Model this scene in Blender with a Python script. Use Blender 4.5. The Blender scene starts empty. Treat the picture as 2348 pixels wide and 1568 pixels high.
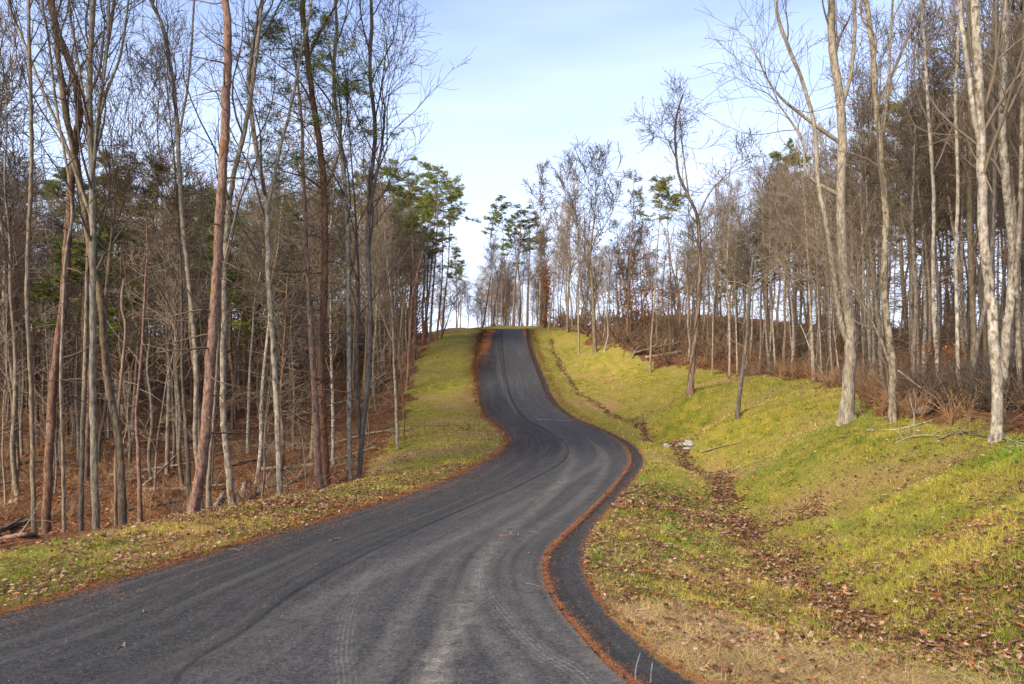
import bpy, math, random
import numpy as np
from mathutils import Vector
random.seed(7)
rng = np.random.default_rng(11)
C = bpy.context.scene.collection
S = bpy.context.scene
R = math.radians

# ------------------------------------------------------------------ camera
EYE = 2.8
FPX = 1700.0                      # focal length in pixels of a 2347 px wide picture
cam_d = bpy.data.cameras.new("camera"); cam = bpy.data.objects.new("camera", cam_d); C.objects.link(cam)
cam_d.sensor_width = 36.0; cam_d.lens = 36.0 * FPX / 2347.0
cam_d.clip_start = 0.1; cam_d.clip_end = 3000
cam.location = (0, 0, EYE); cam.rotation_euler = (R(90), 0, 0)
S.camera = cam
# ------------------------------------------------------------------ world, sun, exposure
SUN_AZ, SUN_EL = R(222), R(36)    # azimuth clockwise from +Y: light comes from behind the camera's left shoulder
w = bpy.data.worlds.new("World"); S.world = w; w.use_nodes = True
nt = w.node_tree; nt.nodes.clear()
def wn(t, **k):
    n = nt.nodes.new(t)
    for a, b in k.items(): setattr(n, a, b)
    return n
sky = wn('ShaderNodeTexSky', sky_type='NISHITA', sun_disc=False, sun_elevation=SUN_EL, sun_rotation=SUN_AZ, altitude=200,
         air_density=1.0, dust_density=0.6, ozone_density=1.0)
tc = wn('ShaderNodeTexCoord'); mp = wn('ShaderNodeMapping'); mp.inputs['Scale'].default_value = (1.1, 1.1, 7.0)
mp.inputs['Rotation'].default_value = (R(4), R(-6), R(20))
nz = wn('ShaderNodeTexNoise'); nz.inputs['Scale'].default_value = 1.7; nz.inputs['Detail'].default_value = 7; nz.inputs['Roughness'].default_value = .52
cr = wn('ShaderNodeValToRGB'); cr.color_ramp.elements[0].position = .40; cr.color_ramp.elements[1].position = .74
sx = wn('ShaderNodeSeparateXYZ')
el = wn('ShaderNodeMapRange'); el.inputs['From Min'].default_value = 0.0; el.inputs['From Max'].default_value = 0.5
el.inputs['To Min'].default_value = 0.96; el.inputs['To Max'].default_value = 0.04
mul = wn('ShaderNodeMath', operation='MULTIPLY_ADD'); mul.inputs[1].default_value = .26
mx = wn('ShaderNodeMix', data_type='RGBA'); mx.inputs['B'].default_value = (4.75, 5.35, 6.75, 1)
bg = wn('ShaderNodeBackground'); bg.inputs['Strength'].default_value = 0.078
out = wn('ShaderNodeOutputWorld')
L = nt.links.new
L(tc.outputs['Generated'], mp.inputs[0]); L(mp.outputs[0], nz.inputs[0]); L(nz.outputs[0], cr.inputs[0])
L(tc.outputs['Generated'], sx.inputs[0]); L(sx.outputs[2], el.inputs[0])
L(cr.outputs[0], mul.inputs[0]); L(el.outputs[0], mul.inputs[2])
mul.use_clamp = True
L(mul.outputs[0], mx.inputs[0]); tint = wn('ShaderNodeMix', data_type='RGBA', blend_type='MULTIPLY'); tint.inputs[0].default_value = 1; tint.inputs['B'].default_value = (1.02, 1.03, 1.27, 1); L(sky.outputs[0], tint.inputs['A']); L(tint.outputs['Result'], mx.inputs['A']); L(mx.outputs['Result'], bg.inputs[0]); L(bg.outputs[0], out.inputs[0])
sd = bpy.data.lights.new("sun", 'SUN'); sd.energy = 2.7; sd.angle = R(24); sd.color = (1.0, .89, .70)
so = bpy.data.objects.new("sun", sd); C.objects.link(so)
sdir = Vector((math.sin(SUN_AZ)*math.cos(SUN_EL), math.cos(SUN_AZ)*math.cos(SUN_EL), math.sin(SUN_EL)))
so.rotation_euler = sdir.to_track_quat('Z', 'Y').to_euler(); so.location = (-20, -20, 30)
S.view_settings.view_transform = 'Standard'; S.view_settings.look = 'None'
S.view_settings.exposure = 1.60; S.view_settings.gamma = 1

# ------------------------------------------------------------------ helpers
def tag(o, label=None, cat=None, group=None, kind=None):
    if label: o['label'] = label
    if cat: o['category'] = cat
    if group: o['group'] = group
    if kind: o['kind'] = kind
    return o
def empty(name, loc, rz=0, sc=1):
    o = bpy.data.objects.new(name, None); C.objects.link(o); o.location = loc; o.rotation_euler = (0, 0, rz)
    o.scale = (sc, sc, sc); o.empty_display_size = .3
    return o
def mesh(name, V, Fs, mats=(), smooth=True, col=None, fcol=None, attrs=None, uv=None, midx=None):
    """V (n,3); Fs list of (m,k) int arrays."""
    V = np.ascontiguousarray(V, dtype=np.float32)
    me = bpy.data.meshes.new(name)
    me.vertices.add(len(V)); me.vertices.foreach_set('co', V.ravel())
    Fs = [f for f in Fs if len(f)]
    tot = np.concatenate([np.full(len(f), f.shape[1], np.int32) for f in Fs])
    idx = np.concatenate([f.ravel() for f in Fs]).astype(np.int32)
    st = np.concatenate([[0], np.cumsum(tot)[:-1]]).astype(np.int32)
    me.loops.add(len(idx)); me.loops.foreach_set('vertex_index', idx)
    me.polygons.add(len(tot)); me.polygons.foreach_set('loop_start', st)
    if midx is not None: me.polygons.foreach_set('material_index', midx.astype(np.int32))
    me.polygons.foreach_set('use_smooth', np.full(len(tot), smooth, bool))
    me.update(calc_edges=True)
    if col is not None:
        a = me.attributes.new('Col', 'FLOAT_COLOR', 'POINT')
        c = np.ones((len(V), 4), np.float32); c[:, :3] = col; a.data.foreach_set('color', c.ravel())
    for k, v in (attrs or {}).items():
        a = me.attributes.new(k, 'FLOAT', 'POINT'); a.data.foreach_set('value', v.astype(np.float32))
    if uv is not None:
        u = me.uv_layers.new(name='UVMap'); u.data.foreach_set('uv', uv[idx].astype(np.float32).ravel())
    for m in mats: me.materials.append(m)
    return me
def link(name, me, parent=None):
    o = bpy.data.objects.new(name, me); C.objects.link(o)
    if parent is not None: o.parent = parent
    return o
def nrm(a): return a / (np.linalg.norm(a, axis=-1, keepdims=True) + 1e-9)
def tubes(P, Rr, k, cap=True):
    """P (B,n,3) Rr (B,n) -> verts, [quads, tris]"""
    B, n, _ = P.shape
    T = nrm(np.gradient(P, axis=1))
    m = nrm(T.mean(1)); a = np.where((np.abs(m[:, 2]) < .8)[:, None], np.array([0, 0, 1.]), np.array([1., 0, 0]))
    U = nrm(np.cross(T, a[:, None, :])); W = np.cross(T, U)
    an = np.arange(k) * 2 * np.pi / k
    V = P[:, :, None, :] + Rr[:, :, None, None] * (np.cos(an)[None, None, :, None] * U[:, :, None, :] + np.sin(an)[None, None, :, None] * W[:, :, None, :])
    b = (np.arange(B) * n * k)[:, None, None]; i = (np.arange(n - 1) * k)[None, :, None]; j = np.arange(k)[None, None, :]; j2 = (j + 1) % k
    Q = np.stack([b + i + j, b + i + j2, b + i + k + j2, b + i + k + j], -1).reshape(-1, 4)
    return V.reshape(-1, 3), Q
class Acc:
    def __init__(s): s.V = []; s.F = []; s.n = 0; s.c = []; s.a = []
    def add(s, V, *F, col=None):
        s.V.append(V)
        for f in F: s.F.append(f + s.n)
        s.n += len(V)
        if col is not None: s.c.append(col)
        return s
    def mesh(s, name, mats, **k):
        Q = [f for f in s.F if f.shape[1] == 4]; T = [f for f in s.F if f.shape[1] == 3]
        Fs = ([np.concatenate(Q)] if Q else []) + ([np.concatenate(T)] if T else [])
        oth = [f for f in s.F if f.shape[1] > 4]
        if s.c: k['col'] = np.concatenate(s.c)
        return mesh(name, np.concatenate(s.V), Fs + oth, mats, **k)
# smooth value noise in numpy
_perm = rng.random((64, 64))
def vnoise(x, y, s=1.0, o=0):
    x = np.asarray(x) * s + 37.3 * o; y = np.asarray(y) * s + 11.7 * o
    xi = np.floor(x).astype(int); yi = np.floor(y).astype(int); fx = x - xi; fy = y - yi
    fx = fx * fx * (3 - 2 * fx); fy = fy * fy * (3 - 2 * fy)
    g = lambda a, b: _perm[a % 64, b % 64]
    return (g(xi, yi) * (1 - fx) + g(xi + 1, yi) * fx) * (1 - fy) + (g(xi, yi + 1) * (1 - fx) + g(xi + 1, yi + 1) * fx) * fy
def fbm(x, y, s=1.0, o=0, n=4):
    r = 0; a = .5; t = 0
    for i in range(n): r = r + a * vnoise(x, y, s * 2 ** i, o + i); t += a; a *= .5
    return r / t
def sstep(a, b, x): t = np.clip((x - a) / (b - a), 0, 1); return t * t * (3 - 2 * t)

# ------------------------------------------------------------------ terrain
RD = np.array([0, 9, 12, 16.5, 20.5, 26, 31, 36, 46, 57, 62, 70]); RZ = np.array([0, 0, -.14, -.27, -.4, -.5, -.4, .34, 2.37, 3.7, 3.9, 3.6])
_zt = np.linspace(-5, 75, 1601); _zz = np.interp(_zt, RD, RZ); _kk = np.hanning(61); _zz = np.convolve(np.pad(_zz, 30, 'edge'), _kk / _kk.sum(), 'valid')
def zroad(y): return np.interp(y, _zt, _zz)
_dd = np.linspace(4, 60, 2000); _yy = np.minimum.accumulate(784 + (EYE - zroad(_dd)) / _dd * FPX)
def droad(py): return float(np.interp(-py, -_yy, _dd))
def P3(px, py, d): return ((px - 1173.5) / FPX * d, d, EYE - (py - 784) / FPX * d)
PAIRS = [((0, 1412), (1440, 1568), (1600, 1568)), ((215, 1347), (1330, 1460), (1470, 1478)), ((430, 1285), (1262, 1370), (1372, 1378)),
 ((560, 1245), (1243, 1300), (1338, 1308)), ((700, 1205), (1262, 1255), (1345, 1240)), ((900, 1145), (1330, 1190), (1388, 1175)),
 ((1030, 1098), (1400, 1120), (1447, 1107)), ((1105, 1062), (1437, 1072), (1474, 1066)), ((1150, 1035), (1440, 1045), (1472, 1045)),
 ((1165, 1018), (1420, 1017), (1446, 1017)), ((1155, 990), (1375, 988), (1396, 990)), ((1112, 950), (1305, 957), (1325, 960)),
 ((1098, 915), (1262, 922), (1279, 925)), ((1093, 860), (1236, 868), (1250, 868)), ((1096, 800), (1213, 803), (1224, 803)),
 ((1105, 768), (1206, 768), (1215, 768)), ((1112, 757), (1202, 757), (1211, 757))]
def gr(p): d = droad(p[1]); return ((p[0] - 1173.5) / FPX * d, d)
Lp = [(-10.5, -6), (-7.6, 3.6)] + [gr(a) for a, b, c in PAIRS] + [(-3.2, 61.5), (-6.5, 67), (-14, 73)]
Rp = [(5.5, -6), (1.9, 4.3)] + [gr(b) for a, b, c in PAIRS] + [(-.2, 62.5), (-3.8, 69.5), (-12, 76.5)]
Op = [(6.6, -6), (2.75, 4.35)] + [gr(c) for a, b, c in PAIRS] + [(.1, 62.7), (-3.5, 69.8), (-11.8, 76.8)]
def catmull(pts, sub):
    p = np.array(pts, float); p = np.vstack([2 * p[0] - p[1], p, 2 * p[-1] - p[-2]]); o = []
    for i in range(1, len(p) - 2):
        t = np.linspace(0, 1, sub, endpoint=False)[:, None]
        a, b, c, d = p[i - 1], p[i], p[i + 1], p[i + 2]
        o.append(.5 * (2 * b + (c - a) * t + (2 * a - 5 * b + 4 * c - d) * t ** 2 + (3 * b - a - 3 * c + d) * t ** 3))
    o.append(p[-2][None]); return np.vstack(o)
cp = []
for a, b, c in PAIRS:
    for q in (a, b, c):
        x, y = gr(q); cp.append((x, y, float(zroad(y))))
for x, y in ((-10.5, -6), (-7.6, 3.6), (5.5, -6), (1.9, 4.3), (0, 0), (-3, 62)): cp.append((x, y, float(zroad(max(y, 0)))))
cp += [(-14, 73, 3.2), (-10, 68, 3.5), (-12, 78, 3.0), (0, 66, 4.2), (5, 66, 4.25), (-3, 67.5, 4.25), (0, 74, 3.3), (0, 95, 0.5), (-15, 100, .0), (12, 95, 1.5)]
for q in [ # swale
  (1740, 1260, 11.4), (1690, 1170, 14.7), (1650, 1090, 20), (1560, 1030, 25.5), (1420, 960, 31.2), (1330, 905, 36.6), (1290, 850, 41.5), (1262, 780, 50), (1830, 1330, 9.65), (2000, 1480, 7.1),
  # right bank
  (2347, 1568, 5.4), (2347, 1250, 7.6), (2347, 1045, 10.9), (2283, 1018, 12.5), (2043, 974, 15.5), (1943, 964, 17), (1690, 945, 22), (1583, 893, 27), (1700, 870, 29),
  (1400, 800, 40.5), (1285, 762, 50), (1800, 1100, 15), (1950, 1050, 14.5), (1700, 1005, 21), (1550, 935, 29), (1450, 890, 35.5), (1400, 850, 40), (1345, 800, 45),
  (2100, 1250, 10), (2200, 1110, 11.4), (2200, 1400, 7.7), (1480, 1130, 15.3), (1560, 1180, 13.9), (1450, 1220, 11.3), (1500, 1350, 8.75), (1650, 1450, 7.5), (1530, 1060, 20.9), (1420, 930, 33.5),
  (1300, 820, 45.5), (1240, 790, 49),
  (1860, 880, 25.5), (2000, 930, 18.5), (2200, 960, 15), (1800, 840, 35), (2100, 870, 26), (2300, 900, 20), (1600, 805, 45), (1450, 780, 50), (1330, 752, 60), (2347, 830, 35),
  (1800, 800, 50), (2100, 800, 50), (1500, 750, 65), (1800, 768, 70), (2300, 768, 65), (1900, 755, 90), (1500, 735, 90),
  # left verge and left woods
  (0, 1270, 10.1), (215, 1228, 11.4), (430, 1185, 12.9), (600, 1148, 14.6), (740, 1120, 16.2), (830, 1100, 17.3), (912, 1022, 24), (940, 965, 31), (930, 890, 37.5), (935, 832, 42), (965, 800, 46.5),
  (1000, 775, 52), (1030, 752, 60), (1050, 850, 41), (1040, 950, 31.5), (1000, 1010, 24.5), (1080, 790, 47.5),
  (100, 1050, 34), (200, 1130, 22.5), (300, 1000, 38), (500, 950, 45), (500, 1050, 28.5), (650, 1000, 33), (700, 900, 49), (850, 890, 44), (840, 1000, 28.5), (300, 900, 60), (700, 830, 65), (900, 800, 58), (950, 770, 68)]:
    cp.append(P3(*q))
cp += [(-15.5, 12.5, -1.3), (-10.5, 13.8, -1.1), (-6.5, 15.6, -.95), (-4.6, 18.8, -.85), (-9.5, 17.5, -1.55), (-20, 18, -2.3), (-6, 23, -1.3), (-14, 3, -.6), (-20, 5, -1.6), (-30, 12, -2.6), (-25, -6, -1.0),
       (-50, 45, -3.0), (-60, 80, -.5), (-25, 90, 1.0), (-45, 20, -3.2), (16, -6, .6), (9, 2, .6), (14, 6, 1.4), (20, 12, 1.6), (30, 20, 1.8), (45, 40, 2.4), (60, 15, 2.2), (-12, -20, 0), (12, -20, .3), (30, -20, 1), (-60, -20, -2), (60, 90, 4.5)]
cp = np.array(cp)
def tps_fit(P, lam):
    X = P[:, :2] / 10; n = len(X); d = np.linalg.norm(X[:, None] - X[None], axis=2); K = np.where(d > 0, d * d * np.log(d + 1e-12), 0) + lam * np.eye(n)
    Q = np.c_[np.ones(n), X]; A = np.block([[K, Q], [Q.T, np.zeros((3, 3))]]); return np.linalg.solve(A, np.r_[P[:, 2], 0, 0, 0])
_w = tps_fit(cp, .006)
def tps(x, y):
    x = np.atleast_1d(np.asarray(x, float)); y = np.atleast_1d(np.asarray(y, float)); sh = x.shape; x = x.ravel(); y = y.ravel()
    cx = np.clip(x, -60, 62); cy = np.clip(y, -18, 95); o = np.zeros(len(x)); CX = cp[:, :2] / 10
    for i in range(0, len(x), 20000):
        s = slice(i, i + 20000); q = np.c_[cx[s], cy[s]] / 10
        d2 = (q[:, None, 0] - CX[None, :, 0]) ** 2 + (q[:, None, 1] - CX[None, :, 1]) ** 2
        o[s] = (.5 * d2 * np.log(d2 + 1e-12)) @ _w[:-3] + _w[-3] + q @ _w[-2:]
    far = np.hypot(x - cx, y - cy)
    o = o * np.exp(-far / 120) + (1 - np.exp(-far / 120)) * (-3.0 + 6 * vnoise(x, y, 1 / 150.))
    return o.reshape(sh)
# edge curves
Lc, Rc, Oc = (catmull(q, 22) for q in (Lp, Rp, Op))
def pldist(x, y, pl):
    """distance and side (+ = left of direction) to a polyline"""
    x = np.asarray(x, float).ravel(); y = np.asarray(y, float).ravel(); best = np.full(len(x), 1e9); side = np.zeros(len(x)); par = np.zeros(len(x))
    for i in range(len(pl) - 1):
        a = pl[i]; b = pl[i + 1]; ab = b - a; l2 = ab @ ab + 1e-12
        t = np.clip(((x - a[0]) * ab[0] + (y - a[1]) * ab[1]) / l2, 0, 1); dx = x - a[0] - t * ab[0]; dy = y - a[1] - t * ab[1]; d = dx * dx + dy * dy
        m = d < best; best = np.where(m, d, best); side = np.where(m, ab[0] * dy - ab[1] * dx, side); par = np.where(m, i + t, par)
    return np.sqrt(best), np.sign(side), par
def sdl(x, y): d, s, _ = pldist(x, y, Lc[::3]); return d * s            # + = outside the road on the left
def sdo(x, y): d, s, _ = pldist(x, y, Oc[::3]); return -d * s           # + = outside the road on the right
def hz0(x, y):
    """natural ground, graded smoothly to the road's own profile"""
    x = np.atleast_1d(np.asarray(x, float)); y = np.atleast_1d(np.asarray(y, float)); h = tps(x, y); sh = h.shape; xf, yf, hf = x.ravel(), y.ravel(), h.ravel().copy()
    m = (np.abs(xf) < 14) & (yf < 76) & (yf > -6)
    if m.any():
        e = np.maximum(0, np.maximum(sdl(xf[m], yf[m]), sdo(xf[m], yf[m]))); w_ = 1 - sstep(.05, 1.5, e); w_ = w_ * sstep(66, 61, yf[m])
        hf[m] = hf[m] * (1 - w_) + zroad(yf[m]) * w_
    return hf.reshape(sh)
ground = hz0
_rd = np.concatenate([np.arange(4, 70, .1)])
def hit(px, py):
    """where the sight line through a pixel first meets the ground"""
    x = (px - 1173.5) / FPX * _rd; zr = EYE - (py - 784) / FPX * _rd; h = hz0(x, _rd); i = np.argmax(h >= zr)
    if not (h >= zr).any(): i = len(_rd) - 1
    return (x[i], _rd[i])
FL = np.array([(-40, 6), (-22, 8.5)] + [hit(*q) for q in ((0, 1272), (215, 1230), (430, 1187), (600, 1150), (740, 1122), (830, 1102), (862, 1060), (885, 1015), (925, 950), (955, 890), (945, 845), (970, 805), (1010, 775))] + [(-8, 66), (-16, 80), (-20, 120)])
FR = np.array([(40, 3), (18, 7.5), (10.0, 10.6)] + [hit(*q) for q in ((2290, 1022), (2150, 1000), (2043, 980), (1935, 968), (1900, 915), (1840, 887), (1760, 872), (1620, 855), (1450, 828), (1395, 808), (1330, 778), (1290, 762))] + [(3.6, 60), (2.5, 68), (-2, 76), (-14, 85)])
SW = np.array([hit(*q) for q in ((1262, 775), (1268, 800), (1290, 850), (1330, 905), (1420, 958), (1560, 1030), (1650, 1090), (1672, 1165), (1740, 1262), (1835, 1335))] + [(3.6, 7.6), (3.9, 6.4)])
def zones(x, y):
    """all the ground cover masks at x, y"""
    x = np.asarray(x, float).ravel(); y = np.asarray(y, float).ravel()
    n1 = fbm(x, y, .5, 1); n2 = fbm(x, y, 1.6, 5); n3 = fbm(x, y, 6, 9, 3)
    d, s, _ = pldist(x, y, FL); fl = d * s
    d, s, _ = pldist(x, y, FR); frr = -d * s
    wv = (n2 - .5) * 2.2 + (n3 - .5) * .8
    sc = np.clip(y / 25, .35, 1.2)
    wood = np.maximum(sstep(-.25, .35, fl + wv * .7 * sc), sstep(.0, 1.1, frr + wv * .7 * sc))
    dl = sdl(x, y); do = sdo(x, y)
    d, s, par = pldist(x, y, SW)
    swd = sstep(1.0, .15, d / np.clip(.54 - .010 * y, .2, .8) * .75 + (n3 - .5) * 1.5 + (n2 - .5) * .9)
    # drifts of leaves: along the right verge by the gutter, the bottom of the swale near the camera and the left verge
    vr = sstep(2.0, .1, do) * sstep(.40, .62, n1 + .12) * (y < 19)
    low = sstep(13, 7.5, y) * sstep(6, .4, d) * .85
    # narrow leaf strewn band between gutter and swale
    band = 1.1 * np.exp(-((y - 10.2 - .3 * x) / 1.5) ** 2) * (do > 0) * (do < 3.6) * 1.0 + np.exp(-((y - 14.5) / 1.2) ** 2) * (do > 0) * (do < 1.8) * .9
    lv = (dl > 0) * (.38 + .5 * sstep(.4, .7, n1)) * sstep(40, 22, y) 
    bank = (do > 1.0) * (.10 + .22 * n1)
    patch = sstep(1.7, .9, do) * (do > 0) * sstep(8.4, 7.4, y)
    leaf = np.clip((1 - .65 * patch) * np.maximum.reduce([swd * 1.0, vr * .9, low * sstep(.3, .5, n2), band * sstep(.25, .45, n2), lv * .5, bank * .6]), 0, 1)
    straw = np.clip(np.maximum(patch * 1.3, sstep(.52, .72, fbm(x * .6 + y * .35, y, .55, 21)) * .85), 0, 1)
    ndl = np.maximum(sstep(.32, .0, np.abs(dl - .02) + (n3 - .5) * .5) * sstep(.25, .55, n2 + .1) , sstep(.13, .0, do + (n3 - .5) * .25) * (do > -.1) * .6 * sstep(.35, .6, n2 + .1))
    ndl = np.maximum(ndl, (dl > 0) * sstep(.5, .15, dl) * sstep(36, 42, y) * .85)
    return dict(wood=wood, leaf=leaf, straw=straw, needle=ndl, dl=dl, do=do, fl=fl, fr=frr, sw=swd, n1=n1, n2=n2, n3=n3, swdist=d)

# ------------------------------------------------------------------ node material helper
class M:
    def __init__(s, name):
        s.m = bpy.data.materials.new(name); s.m.use_nodes = True; s.t = s.m.node_tree; s.b = s.t.nodes['Principled BSDF']; s.o = s.t.nodes['Material Output']
        s.b.inputs['Roughness'].default_value = .85; s.b.inputs['Specular IOR Level'].default_value = .25
    def n(s, t, **k):
        x = s.t.nodes.new(t)
        for a, b in k.items(): setattr(x, a, b)
        return x
    def l(s, a, b): s.t.links.new(a, b)
    def noise(s, sc, vec=None, det=4, rough=.55, dist=0):
        x = s.n('ShaderNodeTexNoise'); x.inputs['Scale'].default_value = sc; x.inputs['Detail'].default_value = det; x.inputs['Roughness'].default_value = rough; x.inputs['Distortion'].default_value = dist
        if vec is not None: s.l(vec, x.inputs[0])
        return x.outputs[0]
    def ramp(s, fac, *st):
        x = s.n('ShaderNodeValToRGB'); e = x.color_ramp.elements
        while len(e) < len(st): e.new(.5)
        for i, (p, c) in enumerate(st):
            e[i].position = p; e[i].color = (*c, 1) if not isinstance(c, (int, float)) else (c, c, c, 1)
        s.l(fac, x.inputs[0]); return x.outputs[0]
    def mix(s, f, a, b, bt='MIX'):
        x = s.n('ShaderNodeMix', data_type='RGBA', blend_type=bt)
        for q, i in ((f, x.inputs[0]), (a, x.inputs['A']), (b, x.inputs['B'])):
            if isinstance(q, (int, float)): i.default_value = q if i.type == 'VALUE' else (q, q, q, 1)
            elif isinstance(q, tuple): i.default_value = (*q, 1)
            else: s.l(q, i)
        return x.outputs['Result']
    def math(s, op, a, b=0., c=None, clamp=False):
        x = s.n('ShaderNodeMath', operation=op, use_clamp=clamp)
        for q, i in ((a, 0), (b, 1)) + (((c, 2),) if c is not None else ()):
            if isinstance(q, (int, float)): x.inputs[i].default_value = q
            else: s.l(q, x.inputs[i])
        return x.outputs[0]
    def mapped(s, vec, sc, rot=(0, 0, 0)):
        x = s.n('ShaderNodeMapping'); x.inputs['Scale'].default_value = sc; x.inputs['Rotation'].default_value = rot; s.l(vec, x.inputs[0]); return x.outputs[0]
    def attr(s, nme, color=False):
        x = s.n('ShaderNodeAttribute', attribute_name=nme); return x.outputs['Color' if color else 'Fac']
    def bump(s, h, st, dist):
        x = s.n('ShaderNodeBump'); x.inputs['Strength'].default_value = st; x.inputs['Distance'].default_value = dist; s.l(h, x.inputs['Height']); s.l(x.outputs[0], s.b.inputs['Normal'])
    def col(s, c):
        s.l(c, s.b.inputs['Base Color']) if not isinstance(c, tuple) else setattr(s.b.inputs['Base Color'], 'default_value', (*c, 1))
    def obj(s): return s.n('ShaderNodeTexCoord').outputs['Object']
    def pos(s): return s.n('ShaderNodeNewGeometry').outputs['Position']
    def rnd(s): return s.n('ShaderNodeObjectInfo').outputs['Random']

# ground
g = M('ground_cover'); p = g.pos()
nA = g.noise(.55, p, 5); nB = g.noise(3.0, p, 6, .6); nC = g.noise(26, p, 5, .7); nD = g.noise(110, p, 3, .7)
pst = g.mapped(p, (1, 1, 1)); nS = g.noise(60, g.mapped(p, (1, .25, 1), (0, 0, R(35))), 4, .7)
grass = g.ramp(nB, (.30, (.10, .15, .012)), (.50, (.26, .235, .022)), (.70, (.46, .33, .05)))
grass = g.mix(g.ramp(nA, (.40, 0.), (.66, 1.)), grass, (.35, .27, .065))
grass = g.mix(g.ramp(nC, (.36, .95), (.60, 0.)), grass, g.mix(.6, grass, (.030, .030, .010)))
grass = g.mix(g.ramp(nS, (.56, 0.), (.68, .75)), grass, (.52, .40, .17))
strawc = g.ramp(nS, (.30, (.14, .07, .028)), (.5, (.36, .21, .09)), (.70, (.54, .37, .18)))
lf = g.n('ShaderNodeTexVoronoi'); lf.inputs['Scale'].default_value = 15; g.l(g.mapped(p, (1, 1, 1)), lf.inputs[0])
lfc = g.n('ShaderNodeSeparateColor'); g.l(lf.outputs['Color'], lfc.inputs[0])
leafc = g.ramp(lfc.outputs[0], (0., (.05, .022, .011)), (.35, (.13, .058, .028)), (.65, (.21, .10, .046)), (1., (.32, .19, .105)))
leafc = g.mix(g.ramp(nD, (.35, .7), (.6, 0.)), leafc, (.03, .016, .008))
woodc = g.mix(g.ramp(nB, (.35, 0.), (.7, .8)), leafc, (.20, .075, .025))
woodc = g.mix(g.ramp(nA, (.5, 0.), (.75, .55)), woodc, (.22, .12, .055))
needc = g.ramp(nC, (.34, (.09, .038, .018)), (.55, (.27, .105, .04)), (.70, (.40, .20, .09)))
base = g.mix(g.math('MULTIPLY', g.attr('straw'), g.ramp(nB, (.3, .45), (.6, 1.))), grass, strawc)
lm = g.math('GREATER_THAN', g.math('ADD', g.math('MULTIPLY', g.attr('leaf'), .85), g.math('MULTIPLY', lfc.outputs[1], .6)), .88)
base = g.mix(lm, base, leafc)
wm = g.ramp(g.math('ADD', g.attr('wood'), g.math('MULTIPLY', g.math('SUBTRACT', nC, .5), .9)), (.35, 0.), (.6, 1.))
base = g.mix(wm, base, woodc)
nm = g.ramp(g.math('ADD', g.attr('needle'), g.math('MULTIPLY', g.math('SUBTRACT', nC, .5), 1.1)), (.45, 0.), (.62, 1.))
base = g.mix(nm, base, needc)
g.col(base); g.b.inputs['Roughness'].default_value = .95; g.b.inputs['Specular IOR Level'].default_value = .1
g.bump(g.math('ADD', nC, g.math('MULTIPLY', nD, .6)), .9, .06)
GROUND = g.m

# terrain mesh
def spaced(lo, hi, c, s0, gmul):
    o = [c]; s = s0; v = c
    while v < hi: v += s; s *= gmul; o.append(v)
    v = c; s = s0
    while v > lo: v -= s; s *= gmul; o.insert(0, v)
    return np.array(o)
gx = spaced(-420, 420, 1.5, .085, 1.0145); 
gy = np.concatenate([np.arange(-40, 3, 1.5), spaced(3, 900, 3.0, .075, 1.0125)[1:]])
GX, GY = np.meshgrid(gx, gy); fx, fy = GX.ravel(), GY.ravel()
Z = ground(fx, fy)
near = (fy < 140) & (np.abs(fx) < 90)
zn = {k: np.zeros(len(fx)) for k in ('wood', 'leaf', 'straw', 'needle')}; zn['wood'][:] = 1
dl = np.full(len(fx), 50.); do = np.full(len(fx), 50.)
zz = zones(fx[near], fy[near])
for k in zn: zn[k][near] = zz[k]
dl[near] = zz['dl']; do[near] = zz['do']
inside = np.minimum(-dl, -do)
Z = Z - .10 * sstep(.02, .30, inside)
lump = (fbm(fx, fy, 2.3, 3) - .5) * .10 + (fbm(fx, fy, 9, 8, 2) - .5) * .035
sw_cut = np.zeros(len(fx)); sw_cut[near] = -.04 * zz['sw'] * (zz['do'] > .3)
wl = (fbm(fx, fy, .8, 14) - .5) * .5 * zn['wood']
Z = Z + np.where(inside < 0, (lump + wl) * sstep(0, .5, -inside) + sw_cut, 0) + .02 * sstep(.0, .12, -inside)
nx, ny = len(gx), len(gy)
I = (np.arange(ny - 1)[:, None] * nx + np.arange(nx - 1)[None]).ravel()
me = mesh('ground', np.c_[fx, fy, Z], [np.stack([I, I + 1, I + nx + 1, I + nx], 1)], [GROUND], attrs=zn)
tag(link('ground', me), kind='structure')
def gz(x, y):   # bilinear sample of the finished ground
    x = np.atleast_1d(np.asarray(x, float)); y = np.atleast_1d(np.asarray(y, float))
    i = np.clip(np.searchsorted(gx, x) - 1, 0, nx - 2); j = np.clip(np.searchsorted(gy, y) - 1, 0, ny - 2)
    u = (x - gx[i]) / (gx[i + 1] - gx[i]); v = (y - gy[j]) / (gy[j + 1] - gy[j]); ZZ = Z.reshape(ny, nx)
    return (ZZ[j, i] * (1 - u) + ZZ[j, i + 1] * u) * (1 - v) + (ZZ[j + 1, i] * (1 - u) + ZZ[j + 1, i + 1] * u) * v
print('terrain', len(Z))

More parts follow.
